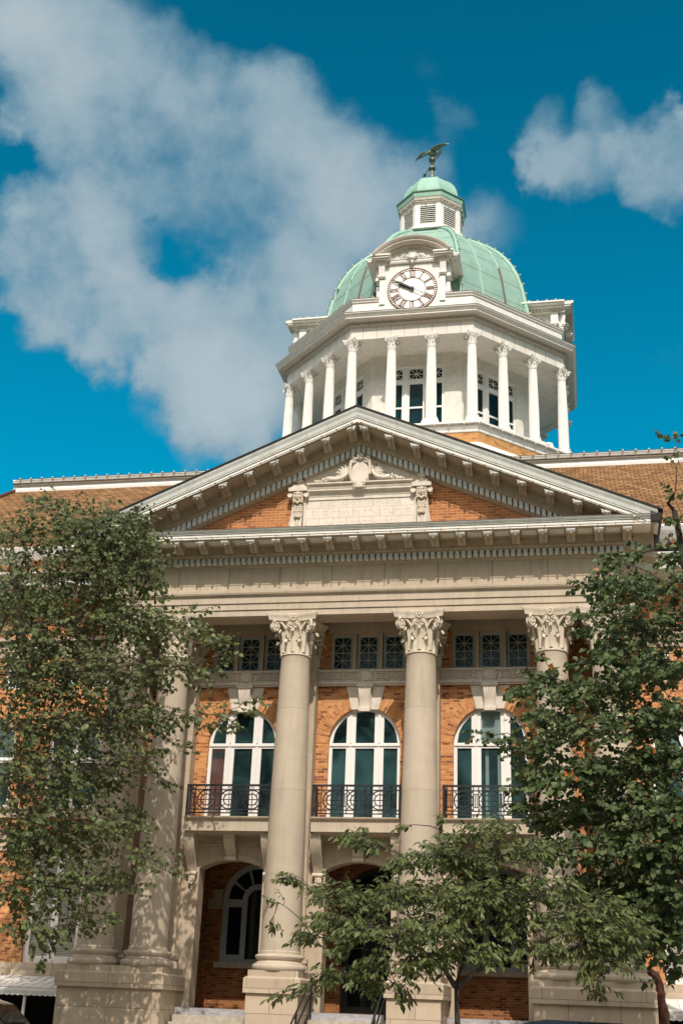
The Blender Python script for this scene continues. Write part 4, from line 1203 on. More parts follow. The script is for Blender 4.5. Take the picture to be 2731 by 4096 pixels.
# ---- balconies: slab > railing, brackets
def ring_bar(mb, c, r, th, n=28):
    """flat iron ring in the XZ plane"""
    for rr in ((r - th, r + th),):
        o = [(c[0] + rr[1] * math.cos(2 * math.pi * i / n), c[2] + rr[1] * math.sin(2 * math.pi * i / n)) for i in range(n)]
        i_ = [(c[0] + rr[0] * math.cos(2 * math.pi * i / n), c[2] + rr[0] * math.sin(2 * math.pi * i / n)) for i in range(n)]
        mb.plate(o, [list(reversed(i_))], c[1] - .010, c[1] + .010)
def bar(mb, a, b, r=.012):
    mb.tube([a, b], r * 1.5, 4)
def railing_mesh():
    mb = MB(); y = 0; X0 = 1.27
    zt, zu, zl_, zb2, zf = .93, .79, .22, .12, 0.0
    mb.box(-X0 - .03, X0 + .03, -.035, .035, zt - .035, zt + .02)
    for z in (zu, zl_, zb2): mb.box(-X0, X0, -.015, .015, z - .016, z + .016)
    for x in (-X0, X0): mb.box(x - .028, x + .028, -.028, .028, zf, zt - .03)
    cz = (zu + zl_) / 2; rr = (zu - zl_) / 2 - .015
    for cx in (-.70, 0, .70):
        ring_bar(mb, (cx, y, cz), rr, .018); ring_bar(mb, (cx, y, cz), rr * .60, .016, 20)
        bar(mb, (cx - rr, y, cz), (cx + rr, y, cz), .009); bar(mb, (cx, y, cz - rr), (cx, y, cz + rr), .009)
        for a in (45, 135, 225, 315):
            ca_, sa_ = math.cos(R(a)), math.sin(R(a))
            bar(mb, (cx + rr * .6 * ca_, y, cz + rr * .6 * sa_), (cx + rr * ca_, y, cz + rr * sa_), .009)
            bar(mb, (cx + rr * ca_, y, cz + rr * sa_), (cx + (rr + .10) * ca_, y, cz + (rr + .10) * sa_), .009)
        ring_bar(mb, (cx, y, zu + .05), .038, .007, 12); ring_bar(mb, (cx, y, zl_ - .052), .038, .007, 12)
    for cx in (-1.10, -.35, .35, 1.10):
        w = .075
        for u in (-w, w): bar(mb, (cx + u, y, zl_), (cx + u, y, zt - .03), .010)
        for u in (-.025, .025): bar(mb, (cx + u, y, zl_ + .10), (cx + u, y, zu - .10), .008)
        for z in (zl_ + .10, zu - .10): bar(mb, (cx - w, y, z), (cx + w, y, z), .008)
        bar(mb, (cx - w, y, zb2), (cx - w, y, zf), .010); bar(mb, (cx + w, y, zb2), (cx + w, y, zl_), .010)
    # returns to the wall, bowed a little
    for s in (-1, 1):
        for z, r in ((zt - .008, .028), (zu, .011), (zl_, .011), (zb2, .011)):
            mb.tube([(s * X0, 0, z), (s * X0, .75, z)], r, 6)
        for k in range(1, 7):
            yy = .11 * k
            mb.tube([(s * X0, yy, zb2), (s * X0, yy, zt - .03)], .010, 4)
    return mb
RAIL = railing_mesh()
def bracket_long(mb, x, yw, ztop, proj, h, w):
    """tall ribbed S-scroll bracket against the wall"""
    n = 14
    for q in range(5):
        u = -w / 2 + w * q / 4
        pts = []
        for i in range(n + 1):
            t = i / n
            y = yw - .06 - proj * (math.cos(t * math.pi * .52) ** 1.4 if t < .96 else 0) - .03 * math.sin(t * math.pi)
            pts.append((x + u * (1 - .15 * t), y, ztop - h * t))
        mb.tube(pts, w * .14, 6)
    side = [(yw, ztop)] + [(yw - .05 - proj * (math.cos(i / n * math.pi * .52) ** 1.4 if i / n < .96 else 0), ztop - h * i / n) for i in range(n + 1)] + [(yw, ztop - h)]
    mb.prism(side, x - w / 2 * .92, x + w / 2 * .92, 'x')
    mb.tube([(x - w / 2 - .02, yw - proj * .9, ztop - .10), (x + w / 2 + .02, yw - proj * .9, ztop - .10)], .12, 12)
    mb.box(x - w / 2 - .03, x + w / 2 + .03, yw - .12, yw, ztop - h - .10, ztop - h)
    mb.tube([(x - w / 2 - .03, yw - .10, ztop - h - .04), (x + w / 2 + .03, yw - .10, ztop - h - .04)], .06, 10)
for bi, x in enumerate(BAY):
    mb = MB()
    mb.prism([(PY, 3.626), (.36, 3.626), (.36, 3.93), (.33, 3.945), (.27, 3.99), (.26, 4.03), (PY + .33, 4.03)], x - 1.28, x + 1.28, 'x')
    mb.box(x - 1.20, x + 1.20, .44, PY - .02, 3.58, 3.627)
    slab = mb.build('balcony', M['stone'], court)
    rb = MB(); rb.add(RAIL.v, RAIL.f); rb.xform(Matrix.Translation((x, .45, 4.03))); rb.build('railing', M['iron'], slab)
    # fretted band and architrave under the slab
    gb = MB(); gb.box(x - 1.24, x + 1.24, PY - .05, PY + .01, 3.33, 3.61); gb.box(x - 1.24, x + 1.24, PY - .09, PY - .04, 3.30, 3.345)
    greek(gb, x - .92, x - .18, 3.38, 3.57, PY - .05, 2); greek(gb, x + .18, x + .92, 3.38, 3.57, PY - .05, 2)
    gb.build('fret_band', M['stone'], slab)
    for s in (-1, 1):
        bk = MB(); bracket_long(bk, x + s * 1.17, PY - .02, 3.60, .58, 1.06, .26)
        xx = x + s * 1.15
        mask_mesh(bk, (xx, PY - .10, 2.34), .55)
        for k in range(3): bk.ball((xx, PY - .05, 2.18 - .06 * k), .05 - .01 * k, 7, 5)
        bk.build('bracket', M['capital'], slab, smooth=40)
    bk = MB(); bracket_long(bk, x, PY - .02, 3.58, .40, .60, .28); bk.build('bracket', M['capital'], slab, smooth=40)

# ---- steps between the pedestals
spans = [(CX[1] + .80, CX[2] - .80), (CX[2] + .80, CX[3] - .80), (CX[3] + .80, CX[4] - .80)]
for (xa, xb) in spans:
    mb = MB(); mb.box(xa - .06, xb + .06, .55, 1.19, -1.36, -1.16); top = mb.build('stair_flight', M['marble'], court)
    mb = MB()
    for k in range(8):
        z = -1.345 - .18 * k
        mb.box(xa + .006 * k, xb - .006 * k, .22 - .33 * k, .60, z - .18, z)
    mb.build('tread', M['concrete'], top)
# handrails beside the middle flight
def handrail(x, label):
    t = thing('handrail', label, 'handrail', (x, -.75, GZ), group='handrails of the front steps')
    posts = [(.95, 1.5), (-.75, .62), (-1.9, .02)]
    for y, z in posts:
        mb = MB(); mb.tube([(0, y, z), (0, y, z + 1.02)], .03, 8); mb.build('post', M['iron'], t)
    for dz in (1.0, .62):
        mb = MB(); mb.tube([(0, 1.25, 1.5 + dz), (0, .95, 1.5 + dz), (0, -1.9, .02 + dz), (0, -2.15, .02 + dz)], .027, 8); mb.build('rail', M['iron'], t)
handrail(-1.02, 'black metal handrail at the foot of the column right of the wide left pedestal')
handrail(1.02, 'black metal handrail at the foot of the column behind the small tree')
# ---- red-brown downpipe
dp = MB(); dp.tube([(7.55, .45, .20), (7.95, .1, .14), (8.10, 0, .02), (8.17, -.02, -.18), (8.19, -.02, -.6), (8.22, -.02, GZ)], .105, 14)
for z in (-.4, -1.4): dp.tube([(8.18, -.02, z - .04), (8.18, -.02, z + .04)], .125, 14)
dp.build('downpipe', M['pipe'], court, smooth=40)

# ---- awnings over the side entrances
def awning(x0, x1, label):
    t = thing('awning', label, 'awning', ((x0 + x1) / 2, 1.3, GZ))
    hw = (x1 - x0) / 2
    cv = MB(); z0 = -.47 - GZ; yf = -1.6
    cv.add([(-hw, 0, z0), (hw, 0, z0), (hw, yf, z0 - .33), (-hw, yf, z0 - .33), (-hw, 0, z0 - .03), (hw, 0, z0 - .03), (hw, yf, z0 - .36), (-hw, yf, z0 - .36)],
           [(3, 2, 1, 0), (4, 5, 6, 7), (0, 4, 7, 3), (1, 2, 6, 5)])
    n = int(hw * 2 / .30)
    for i in range(n + 1):
        x = -hw + 2 * hw * i / n; cv.tube([(x, -.02, z0 + .005), (x, yf, z0 - .325)], .012, 4)
    cv.build('canopy', M['metal'], t)
    va = MB()
    m = int(hw * 2 / .16); pts = [(-hw, 0), ]
    top = [(hw, z0 - .34), (-hw, z0 - .34)]
    low = []
    for i in range(m):
        xa = -hw + 2 * hw * i / m; w = 2 * hw / m
        for q in range(5):
            a = math.pi * q / 5
            low.append((xa + w * q / 5, z0 - .52 - .03 * math.sin(a)))
    va.plate(low + [(hw, z0 - .52)] + top, [], yf - .02, yf)
    for z in (z0 - .43, z0 - .47): va.box(-hw, hw, yf - .032, yf - .018, z, z + .012)
    va.build('valance', M['metal'], t)
    k = max(2, int(hw * 2 / 3.2))
    for i in range(k):
        x = -hw + 1.0 + (2 * hw - 2.05) * i / (k - 1)
        p = MB(); p.tube([(x, yf + .08, 0), (x, yf + .08, z0 - .36)], .045, 10); p.build('post', M['metal'], t, smooth=40)
    return t
awning(-14.6, -8.05, 'white metal awning with a scalloped edge left of the wide leaf-shadowed pedestal')
awning(8.35, 13.5, 'white metal awning with a scalloped edge beside the red-brown downpipe')

# ---- parked cars
def car(x, y, label, paint, rot):
    t = thing('parked_car', label, 'car', (x, y, GZ), R(rot))
    prof = [(-2.35, .42), (-2.38, .75), (-2.30, 1.02), (-2.15, 1.10), (-1.75, 1.60), (-1.35, 1.68), (.35, 1.66), (.75, 1.55), (1.25, 1.08), (2.05, .95), (2.32, .78), (2.38, .50), (2.30, .36), (1.95, .34), (1.85, .60), (1.62, .76), (1.35, .76), (1.12, .60), (1.02, .34), (-.95, .34), (-1.05, .60), (-1.28, .76), (-1.55, .76), (-1.78, .60), (-1.88, .34)]
    mb = MB(); n = len(prof)
    secs = []
    for yy, sc in ((-.90, .97), (-.80, 1.0), (.80, 1.0), (.90, .97)):
        ring = []
        for px, pz in prof:
            inset = max(0, (pz - 1.0)) * .32
            yv = yy * (1 - inset / .9)
            ring.append((px * (sc if pz > .5 else 1), yv, pz))
        secs.append(ring)
    vs = [p for r_ in secs for p in r_]
    fs = []
    for k in range(3):
        for i in range(n): fs.append((k * n + i, k * n + (i + 1) % n, (k + 1) * n + (i + 1) % n, (k + 1) * n + i))
    fs.append(tuple(range(n - 1, -1, -1))); fs.append(tuple(3 * n + i for i in range(n)))
    mb.add(vs, fs)
    fixnormals(mb.build('body', paint, t, smooth=25))
    for s in (-1, 1):
        def Yv(z): return s * (.905 * (1 - max(0, z - 1.0) * .32 / .9) + .004)
        for a, b in (((-1.55, -.62), (-1.40, -.62)), ((-.52, .30), (-.52, .30)), ((.40, 1.0), (.40, .62))):
            g = MB(); g.add([(a[0], Yv(1.10), 1.10), (a[1], Yv(1.10), 1.10), (b[1], Yv(1.54), 1.54), (b[0], Yv(1.54), 1.54)], [(0, 1, 2, 3)] if s < 0 else [(3, 2, 1, 0)])
            g.build('side_window', M['darkglass'], t)
        for xx in (-1.415, 1.485):
            w = MB(); st = len(w.v); w.lathe([(.20, -.10), (.30, -.11), (.335, -.08), (.34, 0), (.335, .08), (.30, .11), (.20, .10)], seg=24); w.xform(Matrix.Translation((xx, s * .80, .34)) @ Matrix.Rotation(R(90), 4, 'X'), st)
            wo = w.build('wheel', M['tyre'], t, smooth=40)
            h = MB(); h.lathe([(.001, .105), (.06, .11), (.19, .09), (.21, .10), (.22, .06)], seg=20, cap=False); h.xform(Matrix.Translation((xx, s * .80, .34)) @ Matrix.Rotation(R(-90 * s * -1), 4, 'X')); h.build('rim', M['metal'], wo, smooth=40)
    for xa, za, xb, zb in ((.80, 1.52, 1.22, 1.12), (-1.80, 1.54, -2.10, 1.14)):
        g = MB(); sgn = 1 if xa > 0 else -1; o = .012
        g.add([(xb + sgn * o, -.74, zb + o), (xb + sgn * o, .74, zb + o), (xa + sgn * o, .64, za + o), (xa + sgn * o, -.64, za + o)], [(0, 1, 2, 3)] if sgn > 0 else [(3, 2, 1, 0)])
        g.build('windscreen' if sgn > 0 else 'rear_window', M['darkglass'], t)
    for s in (-1, 1):
        l = MB(); l.box(2.25, 2.345, s * .62 - .16, s * .62 + .16, .66, .80); l.build('headlight', M['dial'], t)
        l = MB(); l.box(-2.385, -2.31, s * .68 - .12, s * .68 + .12, .80, 1.02); l.build('tail_light', M['lamp_red'], t)
M['tyre'] = plain('black_rubber', (.02, .02, .02), .9)
M['lamp_red'] = plain('red_lens', (.25, .01, .01), .2)
def paint(name, c):
    m, nt, b = new_mat(name); b.inputs['Base Color'].default_value = (*c, 1); b.inputs['Roughness'].default_value = .25; b.inputs['Coat Weight'].default_value = .8
    return m
M['paint_navy'] = paint('navy_car_paint', (.01, .02, .035)); M['paint_grey'] = paint('dark_grey_car_paint', (.02, .022, .025))
car(6.75, -5.2, 'dark blue car showing only its roof before the pedestal under the maple', M['paint_navy'], 0)
car(-8.9, -3.6, 'dark grey car of which a corner shows beneath the awning post', M['paint_grey'], 0)
# ================================================================ clock tower
TY = 16.12; TZ = 18.3
tower = thing('clock_tower', 'white octagonal clock tower with a ring of columns and a green copper dome', 'tower', (0, TY, TZ))
O0 = (0, 0, 0)
def tb(mb, name, mat, smooth=None, parent=None):
    return mb.build(name, mat, tower if parent is None else parent, smooth, loc=(0, 0, -TZ) if parent is None else None)
def facerot(k):
    return Matrix.Rotation(R(45 * k), 4, 'Z')     # k=0 front face (towards -y)
SEEN = (0, 1, 2, -1, -2)
C8 = math.cos(R(22.5)); S8 = math.sin(R(22.5))
mb = MB(); mb.octo([(7.49, 19.9), (7.49, 20.62)], O0); tb(mb, 'drum_wall', M['buffbrick'])
mb = MB(); mb.octo([(8.1, 17.9), (8.1, 18.9), (7.95, 19.05), (7.78, 19.80), (7.72, 19.92), (7.66, 19.96), (7.60, 20.10), (7.48, 20.14)], O0); tb(mb, 'drum_base', M['white'])
mb = MB(); mb.octo([(7.44, 20.60), (7.52, 20.61), (7.535, 20.64), (7.535, 20.74), (7.56, 20.75), (7.575, 20.82), (7.62, 20.90), (7.68, 20.93), (7.70, 20.95), (7.70, 21.03), (4.6, 21.07)], O0); tb(mb, 'walkway', M['white'])
# chamber wall and its windows
AP = 5.04 * C8; HW = 5.04 * S8
mb = MB()
for k in range(8):
    st = len(mb.v); kk = k if k <= 4 else k - 8
    mb.plate(rect(-HW, HW, 20.9, 25.75), [rect(-1.23, 1.23, 21.35, 25.12)] if kk in SEEN else [], -AP, -AP + .25, sides=False, back=False)
    mb.xform(facerot(k), st)
tb(mb, 'chamber_wall', M['stucco'])
def lattice_bars(mb, xa, xb, za, zb, y, t=.012):
    xm = (xa + xb) / 2; zm = (za + zb) / 2
    mb.box(xm - t, xm + t, y - .01, y + .012, za, zb); mb.box(xa, xb, y - .008, y + .013, zm - t, zm + t)
    for p, q in (((xa, za), (xb, zb)), ((xa, zb), (xb, za))): mb.tube([(p[0], y, p[1]), (q[0], y, q[1])], t, 4)
win0 = None
lights = [(-1.12, -.62), (-.29, .29), (.62, 1.12)]
for k in SEEN:
    if win0 is None:
        y = -AP + .05
        mb = MB(); mb.plate(rect(-1.23, 1.23, 21.35, 25.12), [rect(a, b, c, d) for a, b in lights for c, d in ((21.55, 24.26), (24.50, 24.99))], y, y + .10)
        for a in (-.455, .455): mb.box(a - .06, a + .06, y - .04, y - .002, 21.4, 25.08)
        mb.box(-1.27, 1.27, y - .06, y - .003, 25.05, 25.14); mb.box(-1.21, 1.21, y - .03, y - .004, 24.34, 24.42)
        for a, b in lights: mb.box(a, b, y + .01, y + .06, 23.06, 23.14)
        win0 = tb(mb, 'chamber_window', M['sash'])
        g = MB(); g.box(-1.2, 1.2, y + .07, y + .08, 21.4, 25.08); tb(g, 'glass', M['chamberglass'], parent=win0)
        l = MB()
        for a, b in lights: lattice_bars(l, a, b, 24.50, 24.99, y + .04)
        tb(l, 'lattice', M['sash'], parent=win0)
    else:
        dup(win0, tower, (0, 0, -TZ), R(45 * k))
# ceiling of the walkway, frieze, cornice
mb = MB(); mb.octo([(4.9, 25.70), (6.5, 25.70)], O0); tb(mb, 'walkway_ceiling', M['stucco'])
M['towerfrieze'] = blocks('jointed_white_paint', (.78, .75, .69), .60, 30.0, joint=(.36, .31, .25), ms=.010, var=.02, streak=.12)
mb = MB(); mb.octo([(6.40, 25.72), (6.40, 25.62), (6.85, 25.62), (6.85, 26.20), (6.7, 26.20)], O0); tb(mb, 'frieze', M['towerfrieze'])
mb = MB()
mb.octo([(6.80, 26.20), (6.90, 26.205), (6.91, 26.24), (6.95, 26.26), (6.95, 26.36), (7.00, 26.365), (7.02, 26.40), (7.08, 26.42), (7.30, 26.445)], O0)
for k in SEEN + (3, -3):
    ap = 6.95 * C8; hw = 6.95 * S8; n = 54
    st = len(mb.v)
    for i in range(n):
        x = -hw + 2 * hw * (i + .5) / n
        mb.box(x - .028, x + .028, -ap - .055, -ap + .01, 26.265, 26.355)
    mb.xform(facerot(k), st)
tb(mb, 'bed_moulding', M['greywhite'])
mb = MB(); mb.octo([(7.29, 26.44), (7.30, 26.445), (7.30, 26.52), (7.335, 26.525), (7.35, 26.56), (7.40, 26.60), (7.43, 26.63), (7.43, 26.665), (6.75, 26.74)], O0); tb(mb, 'cornice', M['white'])
mb = MB(); mb.octo([(7.38, 26.667), (7.445, 26.668), (7.445, 26.69), (6.78, 26.765)], O0); tb(mb, 'flashing', M['flashing'])
mb = MB(); mb.octo([(6.80, 26.70), (6.80, 27.46), (6.45, 27.46), (6.45, 27.2)], O0); para = tb(mb, 'parapet', M['white'])
cpf = [(-.35, 27.461), (.0, 27.461), (.03, 27.465), (.05, 27.49), (.05, 27.52), (.08, 27.56), (.11, 27.60), (.11, 27.645), (-.35, 27.655)]
flf = [(-.35, 27.657), (.05, 27.648), (.122, 27.646), (.122, 27.668), (-.35, 27.68)]
def cope_run(pts, prof_=None):
    fr_ = []
    for (x, y), (ex, ey) in pts: fr_.append(((x, y, 0), (ex, ey, 0), (0, 0, 1)))
    mb.sweep(prof_ or cpf, fr_)
for k in range(4):
    Mr = facerot(2 * k); pr2 = []
    hw_ = 6.80 * S8; ap0 = 6.80 * C8
    A_ = Mr @ Vector((1.46, -ap0, 0)); dA = Mr @ Vector((0, -1, 0))
    B_ = Mr @ Vector((hw_, -ap0, 0)); dB = Mr @ Vector((math.tan(R(22.5)), -1, 0))
    M2 = facerot(2 * k + 2)
    C_ = M2 @ Vector((-hw_, -ap0, 0)); dC = M2 @ Vector((-math.tan(R(22.5)), -1, 0))
    D_ = M2 @ Vector((-1.46, -ap0, 0)); dD = M2 @ Vector((0, -1, 0))
    mb = MB(); cope_run([((q.x, q.y), (e_.x, e_.y)) for q, e_ in ((A_, dA), (B_, dB), (C_, dC), (D_, dD))])
    tb(mb, 'coping', M['white'], parent=para)
    mb = MB(); cope_run([((q.x, q.y), (e_.x, e_.y)) for q, e_ in ((A_, dA), (B_, dB), (C_, dC), (D_, dD))], flf); tb(mb, 'flashing', M['flashing'], parent=para)
mb = MB(); mb.octo([(6.45, 27.35), (5.4, 27.5)], O0); tb(mb, 'flat_roof', M['greywhite'])
mb = MB(); mb.octo([(5.62, 27.3), (5.62, 27.78), (5.52, 27.84), (5.48, 27.98), (5.30, 28.05), (5.16, 28.12)], O0); tb(mb, 'dome_plinth', M['greywhite'])
# columns
def fl(j): return 1.0 if (j % 4) in (0, 3) else .945
tcol0 = None
for k in range(8):
    a0, a1 = R(-112.5 + 45 * k), R(-67.5 + 45 * k)
    P0 = Vector((6.70 * math.cos(a0), 6.70 * math.sin(a0), 0)); P1 = Vector((6.70 * math.cos(a1), 6.70 * math.sin(a1), 0))
    for q in (0, 1 / 3, 2 / 3):
        p = P0.lerp(P1, q)
        if p.y > 4.2: continue
        rz = (a0 + a1) / 2 + math.pi / 2 if q else a0 + math.pi / 2
        if tcol0 is None:
            pr_ = [(.224 - .049 * max(0, (i / 12 - .25) / .75) ** 1.4 if i / 12 > .25 else .224, 21.78 + (25.06 - 21.78) * i / 12) for i in range(13)]
            mb = MB(); mb.lathe(pr_, seg=80, mod=fl); mb.lathe([(.17, 25.03), (.188, 25.05), (.188, 25.10), (.17, 25.11)], seg=24)
            tcol0 = mb.build('column', M['white'], tower, smooth=20, loc=(p.x, p.y, -TZ)); tcol0.rotation_euler.z = rz
            b = MB(); b.box(-.36, .36, -.36, .36, 21.04, 21.42); b.box(-.32, .32, -.32, .32, 21.42, 21.53)
            b.lathe([(.1, 21.53), (.295, 21.53), (.31, 21.57), (.295, 21.62), (.262, 21.63), (.255, 21.66), (.268, 21.68), (.275, 21.71), (.26, 21.74), (.235, 21.75), (.228, 21.79)], seg=28); b.build('base', M['white'], tcol0, smooth=30)
            c = MB(); c.add(CAP.v, CAP.f); c.xform(Matrix.Translation((0, 0, 25.09)) @ Matrix.Diagonal((.182, .182, .535 / 2.25, 1))); c.build('capital', M['white'], tcol0, smooth=45)
        else:
            dup(tcol0, tower, (p.x, p.y, -TZ), rz)
# dome
DP = [(5.16, 28.10), (5.15, 28.7), (5.08, 29.3), (4.97, 29.86), (4.82, 30.60), (4.62, 31.25), (4.36, 31.85), (4.02, 32.42), (3.62, 32.92), (3.15, 33.38), (2.62, 33.82), (2.10, 34.20), (1.66, 34.45), (1.55, 34.48)]
mb = MB(); mb.octo(DP, O0); dome = tb(mb, 'dome', M['copper'], smooth=22)
def on_dome(zq):
    for (r0, z0), (r1, z1) in zip(DP, DP[1:]):
        if z0 <= zq <= z1: return r0 + (r1 - r0) * (zq - z0) / (z1 - z0)
    return DP[-1][0]
mb = MB()
for k in range(8):
    a = R(22.5 + 45 * k)
    pth = [((r + .03) * math.cos(a), (r + .03) * math.sin(a), z + .01) for r, z in DP[:-1]]
    mb.tube(pth, [.115] * 10 + [.10, .09, .08], 8)
tb(mb, 'hip_rib', M['lightcopper'], smooth=50, parent=dome)
mb = MB(); mg = MB(); ms = MB()
for k in range(8):
    Mr = facerot(k)
    for u in (-.66, .66):
        pts = [Mr @ Vector((u, -(r * C8) - .012, z)) for r, z in DP if r * S8 > abs(u) + .02]
        mb.tube(pts, .042, 6)
        if u > 0: mg.tube([p + (p - Vector((0, 0, p.z))).normalized() * .012 for p in pts[:6]], .055, 6)
    for zq in (29.4, 30.5, 31.5, 32.4, 33.3):
        r = on_dome(zq); mb_h = r * S8
        ms.tube([Mr @ Vector((-mb_h, -r * C8 - .002, zq)), Mr @ Vector((mb_h, -r * C8 - .002, zq))], .008, 4)
tb(mb, 'standing_seam', M['lightcopper'], smooth=50, parent=dome)
tb(mg, 'lead_strip', M['greycopper'], smooth=50, parent=dome)
tb(ms, 'panel_joint', M['darkcopper'], parent=dome)
mb = MB(); mb.octo([(1.9, 34.33), (2.0, 34.36), (2.0, 34.42), (1.7, 34.45)], O0); tb(mb, 'dome_curb', M['darkcopper'])
# lantern
mb = MB(); mb.octo([(1.80, 34.38), (1.80, 34.56), (1.83, 34.58), (1.76, 34.68), (1.70, 34.76), (1.62, 34.80)], O0)
ap = 1.60 * C8; hw = 1.60 * S8
for k in range(8):
    st = len(mb.v); mb.plate(rect(-hw, hw, 34.78, 36.24), [rect(-.385, .385, 34.96, 36.02)], -ap, -ap + .12, sides=False, back=False); mb.xform(facerot(k), st)
    st = len(mb.v)
    for s in (-1, 1): mb.box(min(s * .43, s * .60), max(s * .43, s * .60), -ap - .025, -ap + .02, 34.82, 36.16)
    mb.xform(facerot(k), st)
mb.octo([(1.60, 36.14), (1.66, 36.16), (1.67, 36.22), (1.62, 36.24)], O0)
lant = tb(mb, 'lantern', M['white'])
lv0 = None
for k in range(8):
    if lv0 is None:
        l = MB()
        for i in range(9):
            z = 34.985 + .116 * i
            st = len(l.v); l.box(-.385, .385, -.010, .010, -.018, .018); l.xform(Matrix.Translation((0, -ap + .05, z + .05)) @ Matrix.Rotation(R(14), 4, 'X'), st)
        lv0 = tb(l, 'louver', M['white'], parent=lant)
    else:
        dup(lv0, lant, None, R(45 * k))
mb = MB(); mb.octo([(1.50, 34.7), (1.50, 36.2)], O0, cap=True); tb(mb, 'core', M['dark'], parent=lant)
mb = MB(); mb.octo([(1.55, 36.235), (1.64, 36.26), (1.66, 36.32), (1.70, 36.34), (1.735, 36.50), (1.60, 36.52)], O0); tb(mb, 'lantern_cornice', M['greywhite'])
mb = MB(); mb.octo([(1.735, 36.49), (1.755, 36.50), (1.80, 36.76), (1.70, 36.78)], O0); fa = tb(mb, 'lantern_fascia', M['lightcopper'])
mb = MB(); mb.octo([(1.79, 36.745), (1.84, 36.75), (1.84, 36.81), (1.50, 36.93)], O0); tb(mb, 'edge_roll', M['darkcopper'], parent=fa)
SD = [(1.48, 36.88), (1.48, 37.1), (1.43, 37.42), (1.31, 37.75), (1.11, 38.05), (.85, 38.28), (.58, 38.44), (.40, 38.50)]
mb = MB(); mb.octo(SD, O0); sd = tb(mb, 'lantern_dome', M['lightcopper'], smooth=24)
mb = MB()
for k in range(8):
    a = R(22.5 + 45 * k); mb.tube([((r + .005) * math.cos(a), (r + .005) * math.sin(a), z) for r, z in SD], .022, 6)
tb(mb, 'hip_rib', M['lightcopper'], parent=sd)
mb = MB(); mb.lathe([(.52, 38.42), (.50, 38.50), (.42, 38.53), (.38, 38.60), (.24, 38.66), (.16, 38.80), (.13, 39.0), (.05, 39.0)], seg=24); tb(mb, 'lantern_cap', M['bronze'], smooth=40)
# ---- clock dormers on the four main sides
yD = -6.30
mb = MB()
mb.box(-1.42, 1.42, yD, -3.9, 26.74, 29.75)
for s in (-1, 1):
    a, b = sorted((s * 1.20, s * 1.44)); mb.box(a, b, yD - .06, yD + .1, 27.3, 28.64)
    a, b = sorted((s * 1.40, s * 1.62)); mb.box(a, b, yD + .25, -4.2, 27.3, 28.4)
mb.prism(arc(0, 28.22, 2.0, R(90 - 46), R(90 + 46), 20) + [(-1.4, 29.4), (1.4, 29.4)], yD + .02, -3.4)
for x in (-.9, -.45, 0.0, .45, .9): mb.box(x - .006, x + .006, yD - .004, yD + .01, 29.02, 29.30)
dorm = tb(mb, 'clock_dormer', M['white'])
# cornice blocks at the arch ends, running back along the sides
cb = MB()
for s in (-1, 1):
    def bx(x0, x1, *r):
        a, b = sorted((s * x0, s * x1)); cb.box(a, b, *r)
    bx(1.10, 1.60, yD - .16, yD + .1, 29.28, 29.36)
    for i in range(5): bx(1.14 + .095 * i, 1.19 + .095 * i, yD - .24, yD - .15, 29.36, 29.44)
    bx(1.10, 1.60, yD - .18, yD + .1, 29.361, 29.44)
    bx(1.02, 1.72, yD - .34, yD + .1, 29.441, 29.48); bx(.98, 1.76, yD - .42, yD + .1, 29.481, 29.56); bx(.94, 1.80, yD - .47, yD + .1, 29.561, 29.63)
    bx(1.42, 1.60, yD + .1, -3.9, 29.30, 29.44); bx(1.42, 1.84, yD - .05, -3.7, 29.442, 29.50); bx(1.42, 2.00, yD - .10, -3.6, 29.502, 29.57); bx(1.42, 2.06, yD - .12, -3.5, 29.572, 29.645)
    for i in range(14): bx(1.60, 1.68, yD + .12 + .15 * i, yD + .20 + .15 * i, 29.35, 29.43)
cb.box(-1.10, 1.10, yD - .05, yD + .05, 29.32, 29.37); cb.box(-1.02, 1.02, yD - .12, yD + .05, 29.371, 29.47); cb.box(-.96, .96, yD - .15, yD + .05, 29.471, 29.50)
for i in range(22): cb.box(-1.0 + 2.0 * (i + .5) / 22 - .022, -1.0 + 2.0 * (i + .5) / 22 + .022, yD - .11, yD - .04, 29.30, 29.37)
tb(cb, 'dormer_cornice', M['white'], parent=dorm)
# segmental arch
ac = MB(); AR = 50.0
prof = [(-.3, 1.86), (.06, 1.86), (.08, 1.90), (.16, 1.905), (.16, 1.97), (.38, 2.00), (.44, 2.02), (.44, 2.08), (.47, 2.09), (.54, 2.17), (.56, 2.22), (.56, 2.24), (-2.6, 2.24), (-2.6, 2.16), (-.3, 2.16)]
frs = []
for i in range(29):
    a = R(90 + AR - 2 * AR * i / 28); d = Vector((math.cos(a), 0, math.sin(a)))
    frs.append(((0, yD, 28.22), (0, -1, 0), d))
ac.sweep(prof, frs)
for i in range(46):
    a = R(90 + 44 - 88 * i / 45); st = len(ac.v)
    ac.box(-.022, .022, yD - .155, yD - .05, 1.905, 1.965); ac.xform(Matrix.Translation((0, 0, 28.22)) @ Matrix.Rotation(R(90) - a, 4, 'Y'), st)
tb(ac, 'arched_pediment', M['greywhite'], smooth=25, parent=dorm)
